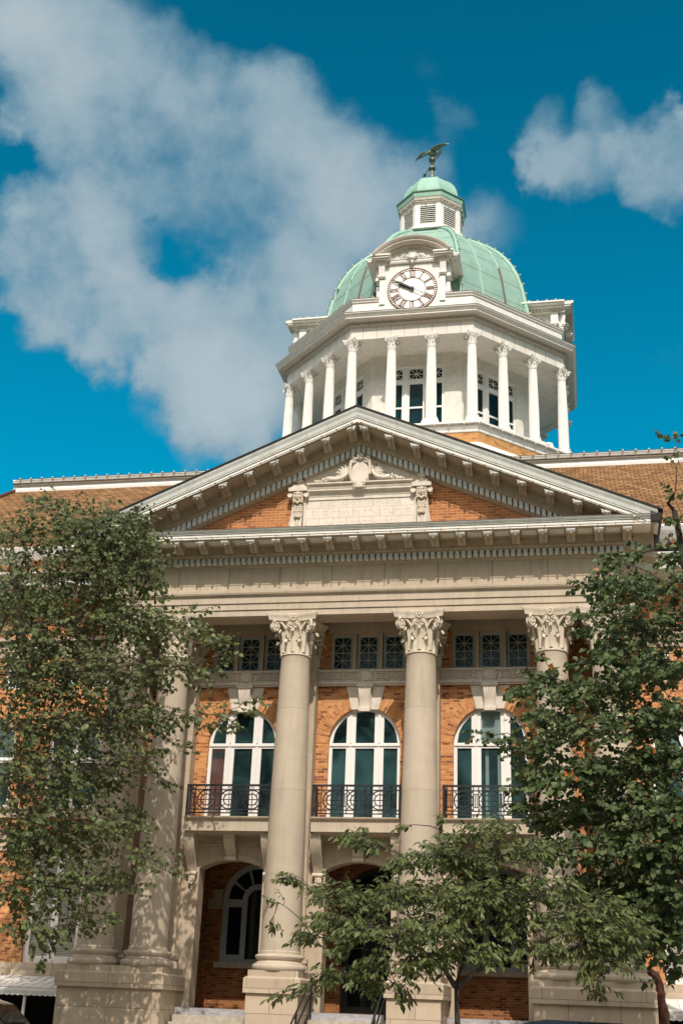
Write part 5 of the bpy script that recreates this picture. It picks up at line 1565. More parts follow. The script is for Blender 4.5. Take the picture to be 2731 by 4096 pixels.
# fluted consoles
for s in (-1, 1):
    c = MB(); x = s * 1.345
    prof = [(yD + .05, 29.28), (yD - .15, 29.28), (yD - .16, 29.14), (yD - .12, 28.98), (yD - .10, 28.78), (yD - .13, 28.72), (yD - .13, 28.66), (yD - .06, 28.62), (yD + .05, 28.56)]
    c.prism(prof, x - .135, x + .135, 'x')
    for q in range(4): c.tube([(x - .105 + .07 * q, yD - .155, 29.20), (x - .105 + .07 * q, yD - .125, 28.98), (x - .105 + .07 * q, yD - .105, 28.78)], .026, 5)
    c.box(x - .17, x + .17, yD - .17, yD, 28.655, 28.74)
    for q in range(3): c.ball((x - .10 + .1 * q, yD - .10, 28.63), .055, 7, 5)
    a, b = sorted((x + s * .135, x + s * .30)); c.box(a, b, yD + .16, yD + .5, 28.70, 29.28); c.box(a - .02, b + .02, yD + .12, yD + .52, 28.64, 28.72)
    tb(c, 'console', M['white'], smooth=35, parent=dorm)
# relief in the arch: shield, garlands, ox-like keystone drop
rl2 = MB()
rl2.lathe([(.001, .10), (.10, .08), (.15, .04), (.16, 0)], seg=16, cap=False); rl2.xform(Matrix.Translation((0, yD - .03, 29.72)) @ Matrix.Rotation(R(90), 4, 'X'))
for k in range(10):
    a = 2 * math.pi * k / 10; rl2.ball((.17 * math.cos(a), yD - .08, 29.72 + .19 * math.sin(a)), .05, 7, 5)
rl2.prism([(-.10, 29.52), (.10, 29.52), (.05, 29.24), (-.05, 29.24)], yD - .22, yD); rl2.ball((0, yD - .2, 29.48), .13, 9, 6); rl2.ball((0, yD - .2, 29.27), .07, 8, 5)
for s in (-1, 1):
    rl2.tube([(s * .10, yD - .2, 29.55), (s * .20, yD - .22, 29.53), (s * .24, yD - .2, 29.58)], [.04, .03, .015], 6)
    rl2.tube([(s * .18, yD - .06, 29.66), (s * .34, yD - .08, 29.74), (s * .48, yD - .07, 29.66), (s * .62, yD - .06, 29.58), (s * .78, yD - .05, 29.60)], [.05, .045, .05, .04, .025], 7)
    spiral(rl2, (s * .42, yD - .06, 29.68), (s, 0, 0), (0, 0, 1), .09, 1.3, .03, 14); spiral(rl2, (s * .68, yD - .05, 29.62), (s, 0, 0), (0, 0, 1), .075, 1.3, .025, 14)
    for k in range(5): rl2.ball((s * (.28 + .1 * k), yD - .06, 29.60 + .05 * math.sin(k * 2)), .035, 6, 4)
tb(rl2, 'relief', M['white'], smooth=45, parent=dorm)
# clock
CZ = 27.97
def disc(mb, r, y0, y1, n=64):
    mb.plate([(r * math.cos(2 * math.pi * i / n), CZ + r * math.sin(2 * math.pi * i / n)) for i in range(n)], [], y0, y1)
def annulus(mb, r0, r1, y0, y1, n=72):
    o = [(r1 * math.cos(2 * math.pi * i / n), CZ + r1 * math.sin(2 * math.pi * i / n)) for i in range(n)]
    i_ = [(r0 * math.cos(-2 * math.pi * i / n), CZ + r0 * math.sin(-2 * math.pi * i / n)) for i in range(n)]
    mb.plate(o, [i_], y0, y1)
d = MB(); disc(d, 1.085, yD - .03, yD - .004); tb(d, 'dial', M['dial'], parent=dorm)
k_ = MB(); yk0, yk1 = yD - .045, yD - .028
annulus(k_, 1.07, 1.095, yD - .05, yD - .01); annulus(k_, .97, .984, yk0, yk1); annulus(k_, .582, .602, yk0, yk1)
def stroke(p, q, w, th):
    """bar on the dial; p and q as (across, radius) in the frame of a numeral at clock angle th"""
    e = Vector((math.cos(math.pi / 2 - th), math.sin(math.pi / 2 - th))); t = Vector((e.y, -e.x))
    a = e * p[1] + t * p[0]; b = e * q[1] + t * q[0]
    n = (b - a).normalized(); m = Vector((-n.y, n.x)) * (w / 2)
    k_.plate([(a.x - m.x, CZ + a.y - m.y), (b.x - m.x, CZ + b.y - m.y), (b.x + m.x, CZ + b.y + m.y), (a.x + m.x, CZ + a.y + m.y)][::-1], [], yk0, yk1)
for i in range(60):
    th = 2 * math.pi * i / 60; stroke((0, .985), (0, 1.065), .026 if i % 5 else .05, th)
ROM = ['XII', 'I', 'II', 'III', 'IIII', 'V', 'VI', 'VII', 'VIII', 'IX', 'X', 'XI']
WID = {'I': .062, 'V': .135, 'X': .145}
for i, word in enumerate(ROM):
    th = 2 * math.pi * i / 12
    tot = sum(WID[c] for c in word); u = -tot / 2; ri, ro = .635, .945
    for c in word:
        w = WID[c]; m = u + w / 2
        if c == 'I': stroke((m, ri), (m, ro), .030, th)
        elif c == 'V': stroke((u + .02, ro), (m, ri), .032, th); stroke((u + w - .02, ro), (m, ri), .018, th)
        else: stroke((u + .015, ro), (u + w - .015, ri), .032, th); stroke((u + w - .015, ro), (u + .015, ri), .018, th)
        u += w
    stroke((-tot / 2, ri), (tot / 2, ri), .012, th); stroke((-tot / 2, ro), (tot / 2, ro), .012, th)
tb(k_, 'numerals', M['rust'], parent=dorm)
def hand(th, pts, y):
    e = Vector((math.cos(math.pi / 2 - th), math.sin(math.pi / 2 - th))); t = Vector((e.y, -e.x))
    mb = MB(); mb.plate([((e * r + t * u).x, CZ + (e * r + t * u).y) for u, r in pts][::-1], [], y, y + .025); return mb
h = hand(R(295), [(-.055, 0), (-.05, .35), (-.075, .42), (-.045, .47), (-.06, .52), (0, .66), (.06, .52), (.045, .47), (.075, .42), (.05, .35), (.055, 0), (.03, -.10), (-.03, -.10)], yD - .10)
h.lathe([(.001, -.02), (.09, -.02), (.09, .02), (.001, .02)], seg=18); h.xform(Matrix.Translation((0, yD - .11, CZ)) @ Matrix.Rotation(R(90), 4, 'X'), len(h.v) - 18 * 4)
tb(h, 'hour_hand', M['iron'], parent=dorm)
h = hand(R(300), [(-.03, 0), (-.045, .55), (-.06, .62), (-.03, .70), (0, 1.0), (.03, .70), (.06, .62), (.045, .55), (.03, 0), (.008, -.02), (.006, -.45), (.02, -.5), (0, -.6), (-.02, -.5), (-.006, -.45), (-.008, -.02)], yD - .15)
tb(h, 'minute_hand', M['iron'], parent=dorm)
for k in (2, -2): dup(dorm, tower, (0, 0, -TZ), R(45 * k))
# small fittings
mb = MB(); mb.box(-1.80, -1.68, -5.95, -5.60, 28.18, 28.30); mb.tube([(-1.74, -5.6, 28.24), (-1.5, -5.5, 28.24)], .03, 6); tb(mb, 'security_camera', M['iron'])
mb = MB(); mb.tube([(5.2, -3.1, 21.66), (5.55, -3.32, 21.66), (5.66, -3.38, 21.60), (5.69, -3.40, 21.46), (5.69, -3.40, 20.6)], .085, 12); tb(mb, 'white_pipe', M['white'], smooth=40)
mb = MB(); mb.box(4.75, 4.95, -1.95, -1.7, 29.66, 29.76); mb.tube([(4.85, -1.8, 29.7), (4.6, -1.8, 29.72), (4.5, -1.9, 29.45)], .02, 6); tb(mb, 'floodlight', M['greywhite'])

# ================================================================ weather vane
vane = thing('eagle_weathervane', 'green bronze eagle weathervane with outspread wings and an arrow on the lantern top', 'weathervane', (0, TY, 38.95))
mb = MB(); mb.lathe([(.13, 0), (.10, .03), (.085, .06), (.085, .36), (.10, .38), (.06, .40)], seg=16); mb.build('post', M['bronze'], vane, smooth=35)
mb = MB(); mb.lathe([(.03, .36), (.10, .38), (.165, .43), (.19, .50), (.175, .57), (.12, .64), (.06, .68), (.05, .76), (.09, .80)], seg=36, mod=lambda j: 1 + .05 * math.cos(j * math.pi / 3)); mb.build('gadroon', M['bronze'], vane, smooth=40)
mb = MB(); mb.ball((0, 0, 1.05), .175, 18, 12); mb.lathe([(.05, .74), (.09, .80), (.07, .88), (.10, .92)], seg=14); mb.build('globe', M['bronze'], vane, smooth=50)
mb = MB(); A0 = Vector((.60, -1.06, .76)); A1 = Vector((-.50, .82, .76)); dv = (A1 - A0).normalized(); sd_ = Vector((0, 0, 1))
mb.tube([A0, A1], .022, 6); mb.tube([A1 - dv * .05, A1 + dv * .24], [.09, .004], 8)
for sg in (-1, 1):
    p = [A0 + dv * .62, A0 + dv * .46 + sd_ * sg * .15, A0 - dv * .08 + sd_ * sg * .17, A0 + dv * .06]
    n_ = dv.cross(sd_) * .012
    mb.add([v + n_ for v in p] + [v - n_ for v in p], [(0, 1, 2, 3), (7, 6, 5, 4), (0, 4, 5, 1), (1, 5, 6, 2), (2, 6, 7, 3), (3, 7, 4, 0)])
mb.build('arrow', M['bronze'], vane)
# eagle: one skinned body with wings
M['verdigris'] = plain('streaked_verdigris_bronze', (.22, .27, .20), .6, .4, 14, .3, 40)
eg = MB()
fw = Vector((.50, .86, 0)); wd = Vector((.86, -.50, 0)); uz = Vector((0, 0, 1)); ctr = Vector((0, 0, 1.46))
body = [(-.30, -.16, .05), (-.20, -.10, .10), (-.05, -.02, .14), (.10, .05, .145), (.20, .13, .11), (.25, .22, .075), (.30, .28, .085), (.36, .29, .07), (.43, .27, .03), (.47, .23, .006)]
eg.tube([ctr + fw * a + uz * b for a, b, c in body], [c * 1.3 for a, b, c in body], 12)
for sg in (-1, 1): eg.tube([ctr + fw * .02 + wd * sg * .06 - uz * .06, ctr + fw * .03 + wd * sg * .07 - uz * .22], [.05, .03], 8)
# tail fan
tp = [ctr - fw * .22 - uz * .10]; tv = []
for i in range(9):
    a = R(-32 + 8 * i); tv.append(ctr + (-fw * math.cos(a) + wd * math.sin(a)) * (.58 if i % 2 == 0 else .53) - uz * .30)
T0 = [ctr - fw * .18 + wd * .07 - uz * .08, ctr - fw * .18 - wd * .07 - uz * .08]
allv = [T0[1]] + tv + [T0[0]]
eg.add([v + uz * .02 for v in allv] + [v - uz * .02 for v in allv], [tuple(range(11)), tuple(range(21, 10, -1))] + [(i, (i + 1) % 11, 11 + (i + 1) % 11, 11 + i) for i in range(11)])
for sg in (-1, 1):
    n = 16; lead = []; trail = []
    for i in range(n + 1):
        t = i / n
        s_ = .08 + 1.05 * t
        z = .12 + .24 * math.sin(t * 2.6) - .22 * t * t
        lead.append(ctr + wd * sg * s_ + uz * z + fw * (.10 + .14 * math.sin(t * math.pi * .9) - .20 * t * t))
        ch = (.50 * (1 - t ** 2.0) + .03) * (1.0 if i % 2 == 0 else .88)
        trail.append(lead[-1] - fw * ch - uz * (.17 * (1 - t * .7)))
    vs = []
    for l, t_ in zip(lead, trail):
        m = (l + t_) / 2 + uz * .03
        vs += [l + uz * .012, m + uz * .012, t_ + uz * .006, t_ - uz * .006, m - uz * .012, l - uz * .012]
    fs = []
    for i in range(n):
        for j in range(6): fs.append((i * 6 + j, i * 6 + (j + 1) % 6, (i + 1) * 6 + (j + 1) % 6, (i + 1) * 6 + j))
    fs.append(tuple(range(5, -1, -1))); fs.append(tuple(n * 6 + j for j in range(6)))
    eg.add(vs, fs)
eg.build('eagle', M['verdigris'], vane, smooth=45)

# ================================================================ strings of bulbs
bm_ = MB(); bm_.ball((0, 0, .040), .038, 10, 7, 1.05); bm_.lathe([(.02, -.03), (.026, -.02), (.026, .012), (.02, .015)], seg=8)
BULB = bm_.build('bulb', M['bulb'], None, smooth=60).data
bpy.data.objects.remove(bpy.data.objects['bulb'])
GB = 'strings of bulbs along the cornices, roofs and dome'
def along(path, pitch, start=.5):
    """points every pitch metres along a polyline"""
    out = []; carry = pitch * start
    for a, b in zip(path, path[1:]):
        a = Vector(a); b = Vector(b); L_ = (b - a).length; s = carry
        while s <= L_: out.append(a.lerp(b, s / L_)); s += pitch
        carry = s - L_
    return out
def festoon(path, pitch, label, normal=(0, 0, 1), cable=True, start=.5):
    base = Vector(path[0])
    t = thing('festoon_lights', label, 'string lights', base, group=GB)
    if cable:
        c = MB(); c.tube([Vector(p) - base for p in path], .012, 4); c.build('cable', M['cable'], t)
    for p in along(path, pitch, start):
        nv = normal(p) if callable(normal) else Vector(normal)
        o = bpy.data.objects.new('bulb', BULB); COL.objects.link(o); o.parent = t
        o.location = p - base; o.rotation_mode = 'QUATERNION'; o.rotation_quaternion = nv.to_track_quat('Z', 'Y')
    return t
YC = YF - 1.06
festoon([(-8.6, YC, 12.09), (8.6, YC, 12.09)], .5, 'string of round bulbs along the level cornice under the gable', (0, -1, -.1))
def rz_(x): return 16.29 - .47 - abs(x) * SL
for s, nm in ((-1, 'left'), (1, 'right')):
    festoon([(s * .10, YC, rz_(.10)), (s * 8.5, YC, rz_(8.5))], .515, 'string of round bulbs down the %s slope of the gable' % nm, (0, -1, -.1), start=.1)
festoon([(-15.9, 7.31, 18.54), (-5.4, 7.31, 18.54)], .47, 'string of bulbs along the white roof coping left of the gable', (0, -1, .5))
festoon([(3.9, 7.31, 18.54), (12.5, 7.31, 18.54)], .47, 'string of bulbs along the white roof coping right of the gable', (0, -1, .5))
def ringpath(r, z, angs): return [(r * math.cos(R(a)), TY + r * math.sin(R(a)), z) for a in angs]
def outn(p):
    v = Vector((p.x, p.y - TY, 0)).normalized(); return v + Vector((0, 0, .25))
festoon(ringpath(7.66, 20.88, (-157.5, -112.5, -67.5, -22.5, 22.5)), .60, 'string of bulbs on the white walkway edge below the tower columns', outn)
def upn(p): return Vector((0, 0, 1))
e = 6.90 * C8
festoon([(-1.45, TY - e, 27.66)] + ringpath(6.90, 27.66, (-112.5, -157.5)), .52, 'string of bulbs on the tower parapet left of the front clock', upn)
festoon([(1.45, TY - e, 27.66)] + ringpath(6.90, 27.66, (-67.5, -22.5)), .52, 'string of bulbs on the tower parapet right of the front clock', upn)
festoon(ringpath(5.50, 28.06, (-67.5, -22.5)), .45, 'string of bulbs along the right foot of the green dome', outn)
for a, nm in ((-22.5, 'outermost right rib of the green dome'), (-67.5, 'dome rib just right of the clock'), (-157.5, 'outermost left rib of the green dome')):
    pth = [((r + .15) * math.cos(R(a)), TY + (r + .15) * math.sin(R(a)), z + .06) for r, z in DP[:-1]]
    festoon(pth, .58, 'string of bulbs up the ' + nm, outn)
festoon(ringpath(1.68, 36.20, (-157.5, -112.5, -67.5, -22.5, 22.5)), .41, 'string of bulbs under the eave of the louvred lantern', outn)
festoon(ringpath(1.84, 34.50, (-157.5, -112.5, -67.5, -22.5, 22.5)), .40, 'string of bulbs round the foot of the louvred lantern', outn)
ap_ = [(2.26 * math.cos(R(a)), TY - 6.75, 28.22 + 2.26 * math.sin(R(a))) for a in range(138, 40, -7)]
festoon(ap_, .42, 'string of bulbs over the arched hood of the front clock', upn)
festoon([(2.0, TY - 6.35, 29.66), (2.0, TY - 4.6, 29.66)], .4, 'short string of bulbs beside the right end of the front clock hood', upn)
for s, nm in ((-1, 'left'), (1, 'right')):
    festoon([(s * 4.6, TY - 2.02, 29.66), (s * 6.3, TY - 2.02, 29.66), (s * 6.72, TY - 1.6, 29.66)], .42, 'string of bulbs on the cornice of the %s clock dormer seen from its side' % nm, upn)
# ================================================================ trees
LEFT_CLUMPS = [(-7.97,-5.42,11.66,0.56),(-8.6,-4.03,12.27,0.59),(-8.53,-5.24,10.54,0.82),(-9.62,-3.1,11.48,0.88),(-6.99,-5.19,10.97,0.8),(-7.88,-3.39,11.78,0.86),(-5.68,-5.26,10.99,0.61),(-6.17,-4.07,11.48,0.63),(-5.34,-4.36,11.7,0.28),(-8.37,-5.97,9.15,0.97),(-9.76,-3.28,10.14,1.06),(-7.55,-5.38,9.47,1.04),(-8.64,-3.14,10.28,1.12),(-6.14,-5.62,9.55,1.02),(-6.92,-3.92,10.25,1.08),(-5.2,-5.28,9.73,0.6),(-5.63,-4.23,10.04,0.62),(-7.7,-6.06,7.8,1.07),(-8.99,-3.57,8.52,1.16),(-6.86,-5.19,8.24,1.08),(-7.83,-3.19,8.93,1.16),(-5.47,-5.65,8.21,0.99),(-6.47,-3.35,8.94,1.08),(-4.68,-5,8.39,0.77),(-5.16,-3.79,8.76,0.8),(-3.51,-5.56,7.92,0.57),(-4.18,-3.55,8.56,0.61),(-2.84,-5.18,7.61,0.46),(-3.21,-4.04,7.96,0.48),(-2.62,-4.57,7.65,0.28),(-2.98,-5.23,6.82,0.34),(-3.46,-4.03,7.15,0.36),(-7.5,-6.11,6.48,1.05),(-8.57,-4.02,7.05,1.13),(-6.8,-5.08,6.84,1.07),(-7.55,-3.4,7.36,1.14),(-5.17,-6.05,6.7,0.97),(-6,-4.07,7.25,1.04),(-4.48,-5.23,7.01,0.7),(-5.07,-3.6,7.46,0.73),(-3.56,-5.66,6.87,0.39),(-4.2,-3.82,7.42,0.41),(-7.52,-5.64,5.23,1.06),(-8.26,-4.11,5.55,1.11),(-6.55,-5.2,5.52,1.06),(-7.18,-3.8,5.86,1.11),(-5.34,-5.35,5.61,0.92),(-6.18,-3.18,6.08,0.99),(-4.33,-5.29,5.68,0.57),(-5.12,-3.14,6.2,0.61),(-3.4,-5.28,5.62,0.32),(-3.78,-3.92,5.95,0.33),(-2.74,-4.7,5.8,0.41),(-3.02,-3.75,5.99,0.43),(-2.2,-4.51,6.13,0.25),(-1.8,-4.48,6.24,0.16),(-3.76,-4.41,4.99,0.28),(-7.32,-5.85,3.81,1.04),(-8.73,-3.04,4.36,1.14),(-6.48,-5.52,4.13,1.04),(-7.06,-4.11,4.33,1.09),(-5.64,-5.09,4.25,0.87),(-6.14,-3.87,4.55,0.9),(-4.51,-5.56,4.55,0.43),(-5.31,-3.52,4.96,0.46),(-4.36,-4.32,4.28,0.19),(-7.51,-5.27,2.66,0.94),(-8.34,-3.67,2.86,0.99),(-6.81,-4.92,2.8,1.05),(-7.53,-3.34,3.04,1.11),(-5.6,-5.16,2.88,0.86),(-6.09,-4.03,3.06,0.89),(-4.59,-5.8,3.02,0.5),(-5.36,-3.55,3.36,0.54),(-3.9,-5.57,2.14,0.44),(-4.82,-3.3,2.4,0.48),(-3.89,-4.56,2.08,0.27),(-7.69,-4.85,1.45,0.71),(-8.03,-4.15,1.47,0.73),(-6.9,-4.82,1.56,0.88),(-7.2,-4.05,1.62,0.9),(-5.49,-5.72,1.62,0.73),(-6.55,-3.13,1.84,0.8),(-4.98,-5.3,1.74,0.45),(-5.79,-3.18,1.96,0.48),(-4.54,-4.91,1.46,0.3),(-5.01,-3.6,1.58,0.31),(-6.6,-5.09,0.39,0.46),(-7.26,-3.59,0.46,0.49),(-6.01,-4.79,0.62,0.51),(-6.37,-3.81,0.74,0.53),(-5.06,-5.23,0.84,0.29),(-5.58,-3.99,0.92,0.31),(-6.91,-4.28,-0.19,0.24),(-6.87,-5.56,0.56,0.41),(-7.62,-4.03,0.65,0.43),(-6.31,-5.16,10.64,0.61),(-7.18,-3.24,11.46,0.65),(-5.24,-4.85,10.75,0.49),(-5.55,-4.01,11.04,0.5),(-7.32,-4.98,10.2,0.74),(-7.74,-3.92,10.65,0.77),(-5.85,-4.81,10.36,0.67),(-6.41,-3.42,10.89,0.71),(-8.3,-5.15,8.84,0.86),(-8.98,-3.88,9.26,0.9),(-4.82,-5.32,9.38,0.47),(-5.52,-3.52,10,0.5),(-6,-4.92,9.06,0.73),(-6.57,-3.58,9.54,0.76),(-7.51,-5.32,7.41,0.84),(-8.52,-3.27,8,0.9),(-8.67,-5.72,10.68,0.56),(-9.81,-3.5,11.56,0.6),(-7.52,-5.04,11.48,0.44),(-8.02,-4.18,11.91,0.45),(-6.35,-5.17,11.24,0.59),(-6.83,-4.1,11.68,0.61),(-6,-4.89,11.42,0.56),(-6.43,-3.87,11.84,0.58),(-5.54,-4.92,10.89,0.49),(-6.1,-3.51,11.51,0.51),(-6.92,-4.82,11,0.62),(-7.46,-3.86,11.48,0.65),(-4.91,-5.5,10.1,0.48),(-5.72,-3.49,10.94,0.51),(-5.97,-4.96,10.6,0.61),(-6.69,-3.31,11.24,0.65)]
RIGHT_CLUMPS = [(9,-5.78,12.57,0.15),(9.09,-5.93,11.85,0.21),(8.94,-6.14,10.94,0.21),(8.91,-6.4,10.03,0.25),(8.76,-6.65,9.06,0.36),(8.95,-4.95,9.73,0.39),(8.18,-5.65,9.6,0.27),(7.51,-6.63,8.96,0.3),(7.5,-5.72,9.3,0.31),(7.09,-6.89,8.43,0.34),(7.09,-5.72,8.8,0.35),(6.6,-5.81,8.78,0.19),(7.69,-7.47,8.02,0.53),(7.87,-4.79,8.95,0.59),(8.55,-6.97,8.22,0.6),(7.2,-7.4,7.53,0.44),(7.29,-4.49,8.54,0.48),(6.81,-5.97,7.55,0.24),(7.89,-6.43,7.38,0.7),(8,-4.73,7.95,0.74),(8.65,-7.07,7.25,0.59),(7.37,-6.86,6.66,0.45),(7.46,-4.3,7.44,0.49),(6.98,-6.56,6.57,0.39),(6.45,-5.86,6.7,0.2),(5.66,-6.06,6.79,0.22),(5.78,-6.68,6.16,0.39),(5.73,-5.44,6.46,0.41),(6.44,-7.32,5.65,0.48),(6.42,-4.99,6.24,0.52),(7.15,-7.06,5.75,0.58),(7.13,-4.9,6.22,0.62),(7.87,-7.7,6.05,0.7),(7.97,-4.99,6.77,0.77),(8.58,-6.4,6.4,0.63),(8.73,-4.99,6.76,0.66),(5.24,-6.66,5.86,0.31),(5.16,-4.96,6.27,0.33),(5.87,-7.43,5.15,0.47),(5.76,-4.74,5.77,0.52),(5.12,-6.19,5.34,0.24),(4.43,-6.35,4.89,0.24),(4.11,-5.96,5.02,0.14),(5.08,-7.26,4.6,0.32),(5.72,-6.68,4.53,0.54),(5.69,-5.49,4.73,0.56),(6.48,-7.61,4.76,0.56),(7.26,-7.65,4.72,0.56),(8.06,-6.59,5.2,0.72),(8.16,-4.46,5.7,0.77),(8.55,-7.57,5,0.5),(8.75,-4.73,5.65,0.55),(5.46,-6.95,3.78,0.42),(5.41,-5.58,4.07,0.44),(6.12,-7.71,3.71,0.54),(6.09,-5.14,4.22,0.59),(6.85,-7.68,3.84,0.56),(6.89,-5.43,4.29,0.6),(7.61,-6.88,4.07,0.71),(7.7,-5.1,4.41,0.75),(8.35,-7.04,4.14,0.7),(8.55,-4.83,4.61,0.76),(5.33,-6.6,3.19,0.37),(5.95,-6.49,3.06,0.54),(5.94,-4.49,3.39,0.58),(6.73,-7.29,3.1,0.56),(6.78,-4.49,3.51,0.62),(7.47,-6.59,3.18,0.71),(7.48,-5.52,3.36,0.74),(8.26,-7.54,3.07,0.69),(8.35,-5.33,3.42,0.74),(5.78,-6.48,2.46,0.35),(5.75,-4.7,2.69,0.37),(6.4,-7.52,2.24,0.54),(7.11,-7.75,2.2,0.64),(7.9,-7.53,2.15,0.68),(8.04,-4.77,2.55,0.75),(8.3,-7.82,2.12,0.48),(8.57,-4.8,2.51,0.54),(6.35,-6.36,1.7,0.44),(7,-6.76,1.51,0.53),(7.02,-5,1.71,0.56),(7.75,-6.49,1.46,0.71),(7.79,-5.13,1.61,0.74),(8.32,-7.02,1.43,0.59),(8.41,-5.52,1.57,0.63),(7.45,-6.94,0.71,0.49),(7.47,-4.8,0.84,0.53),(8.04,-7.29,0.8,0.45),(8.14,-5.26,0.92,0.48),(8.15,-6.33,0.27,0.26),(8.24,-5.29,0.3,0.27),(7.66,-7.09,0.38,0.35),(7.76,-4.84,0.52,0.38),(7.66,-7.31,2.03,0.59),(7.79,-4.2,2.4,0.66),(7.96,-7.45,1.43,0.58),(8.1,-5.18,1.71,0.63),(7.26,-7.52,1.03,0.53),(7.27,-4.93,1.23,0.58),(7.79,-6.76,0.83,0.5),(7.87,-4.64,1.01,0.54),(8.33,-7.42,2.71,0.59),(8.54,-4.41,3.18,0.66),(7.59,-7.34,2.83,0.59),(7.73,-4.07,3.31,0.66),(8.14,-5.76,-0.06,0.25),(7.12,-7.37,0.35,0.39),(7.17,-4.63,0.54,0.43)]
CENTRE_CLUMPS = [(3.76,-10.86,2.25,0.11),(3.16,-10.78,2.19,0.09),(4.24,-11.78,1.85,0.23),(4.77,-12.04,1.95,0.26),(4.59,-10.1,2.23,0.29),(5.15,-10.95,2.11,0.19),(1.99,-10.92,1.99,0.15),(2.45,-11.88,1.82,0.22),(2.22,-10.71,1.96,0.23),(2.79,-11.68,1.66,0.28),(3.27,-11.47,1.46,0.27),(3.04,-9.96,1.58,0.29),(3.84,-11.49,1.57,0.32),(3.7,-10.27,1.7,0.33),(4.34,-11.37,1.5,0.44),(4.22,-9.9,1.65,0.46),(4.98,-11.8,1.54,0.43),(5.49,-11.42,1.64,0.32),(5.49,-10.19,1.79,0.33),(0.86,-11.02,1.2,0.12),(1.16,-10.89,1.08,0.2),(1.9,-11.9,0.82,0.27),(1.55,-10.13,1.03,0.29),(2.39,-11.39,0.75,0.34),(2.14,-10.06,0.88,0.36),(3.02,-11.74,0.79,0.36),(2.74,-10.06,0.93,0.39),(3.64,-11.75,0.82,0.44),(3.43,-10.49,0.9,0.46),(4.25,-11.9,0.78,0.46),(4.07,-10.04,0.96,0.5),(4.85,-11.7,0.89,0.47),(4.78,-10.7,0.93,0.49),(5.49,-11.6,0.94,0.41),(5.42,-10.57,1.02,0.42),(6.02,-11.84,1,0.28),(6,-10.36,1.1,0.3),(0.76,-11.24,0.71,0.13),(2.01,-11.93,0.36,0.33),(1.72,-10.66,0.47,0.35),(2.62,-11.8,0.26,0.38),(2.36,-10.1,0.36,0.4),(3.27,-12.03,0.19,0.43),(3.1,-10.6,0.27,0.46),(3.88,-11.99,0.28,0.45),(3.64,-9.92,0.47,0.49),(5.06,-11.37,0.35,0.44),(5.68,-11.76,0.4,0.36),(6.22,-11.37,0.59,0.36),(6.75,-11.29,0.66,0.32),(6.76,-10.3,0.78,0.33),(0.58,-10.9,0.41,0.1),(1.49,-11.3,0.09,0.23),(1.27,-10.26,0.17,0.24),(2.23,-11.76,-0.1,0.28),(2.74,-11.32,-0.22,0.33),(3.43,-11.97,-0.29,0.35),(3.19,-10.16,-0.18,0.38),(3.91,-11.52,-0.15,0.31),(3.72,-9.95,-0.08,0.34),(4.51,-11.95,-0.1,0.28),(4.36,-10.35,-0.03,0.3),(5.07,-11.38,-0.09,0.28),(5.61,-11.91,-0.02,0.26),(5.56,-10.74,0.02,0.27),(6.65,-11.63,0.23,0.37),(6.66,-10.3,0.33,0.39),(7.13,-11.32,0.4,0.3),(7.14,-10.5,0.48,0.31),(2.13,-11.83,-0.55,0.23),(1.82,-10.53,-0.51,0.25),(1.49,-11.05,-0.7,0.2),(1.15,-11.12,-0.8,0.13),(0.83,-10.93,-0.93,0.08),(2.49,-11.42,-0.58,0.27),(2.36,-10.48,-0.58,0.28),(3.06,-11.54,-0.68,0.24),(6.35,-11.49,-0.23,0.28),(6.79,-11.43,-0.16,0.31),(6.54,-11,-0.58,0.21),(6.31,-11.3,0.47,0.32),(6.31,-10.48,0.52,0.33),(6.95,-11.15,0.2,0.35),(6.97,-10.56,0.24,0.36),(6.43,-11.2,0.06,0.35),(6.45,-10.2,0.1,0.36)]
def np_mesh(name, verts, faces_flat, counts, mat, parent):
    me = bpy.data.meshes.new(name)
    me.vertices.add(len(verts)); me.vertices.foreach_set('co', np.asarray(verts, dtype=np.float32).ravel())
    me.loops.add(len(faces_flat)); me.loops.foreach_set('vertex_index', np.asarray(faces_flat, dtype=np.int32))
    starts = np.concatenate([[0], np.cumsum(counts)[:-1]]).astype(np.int32)
    me.polygons.add(len(counts)); me.polygons.foreach_set('loop_start', starts); me.polygons.foreach_set('loop_total', np.asarray(counts, dtype=np.int32))
    me.update(calc_edges=True); me.validate()
    me.materials.append(mat)
    o = bpy.data.objects.new(name, me); COL.objects.link(o); o.parent = parent
    return o
def unit(v): return v / np.maximum(np.linalg.norm(v, axis=-1, keepdims=True), 1e-9)
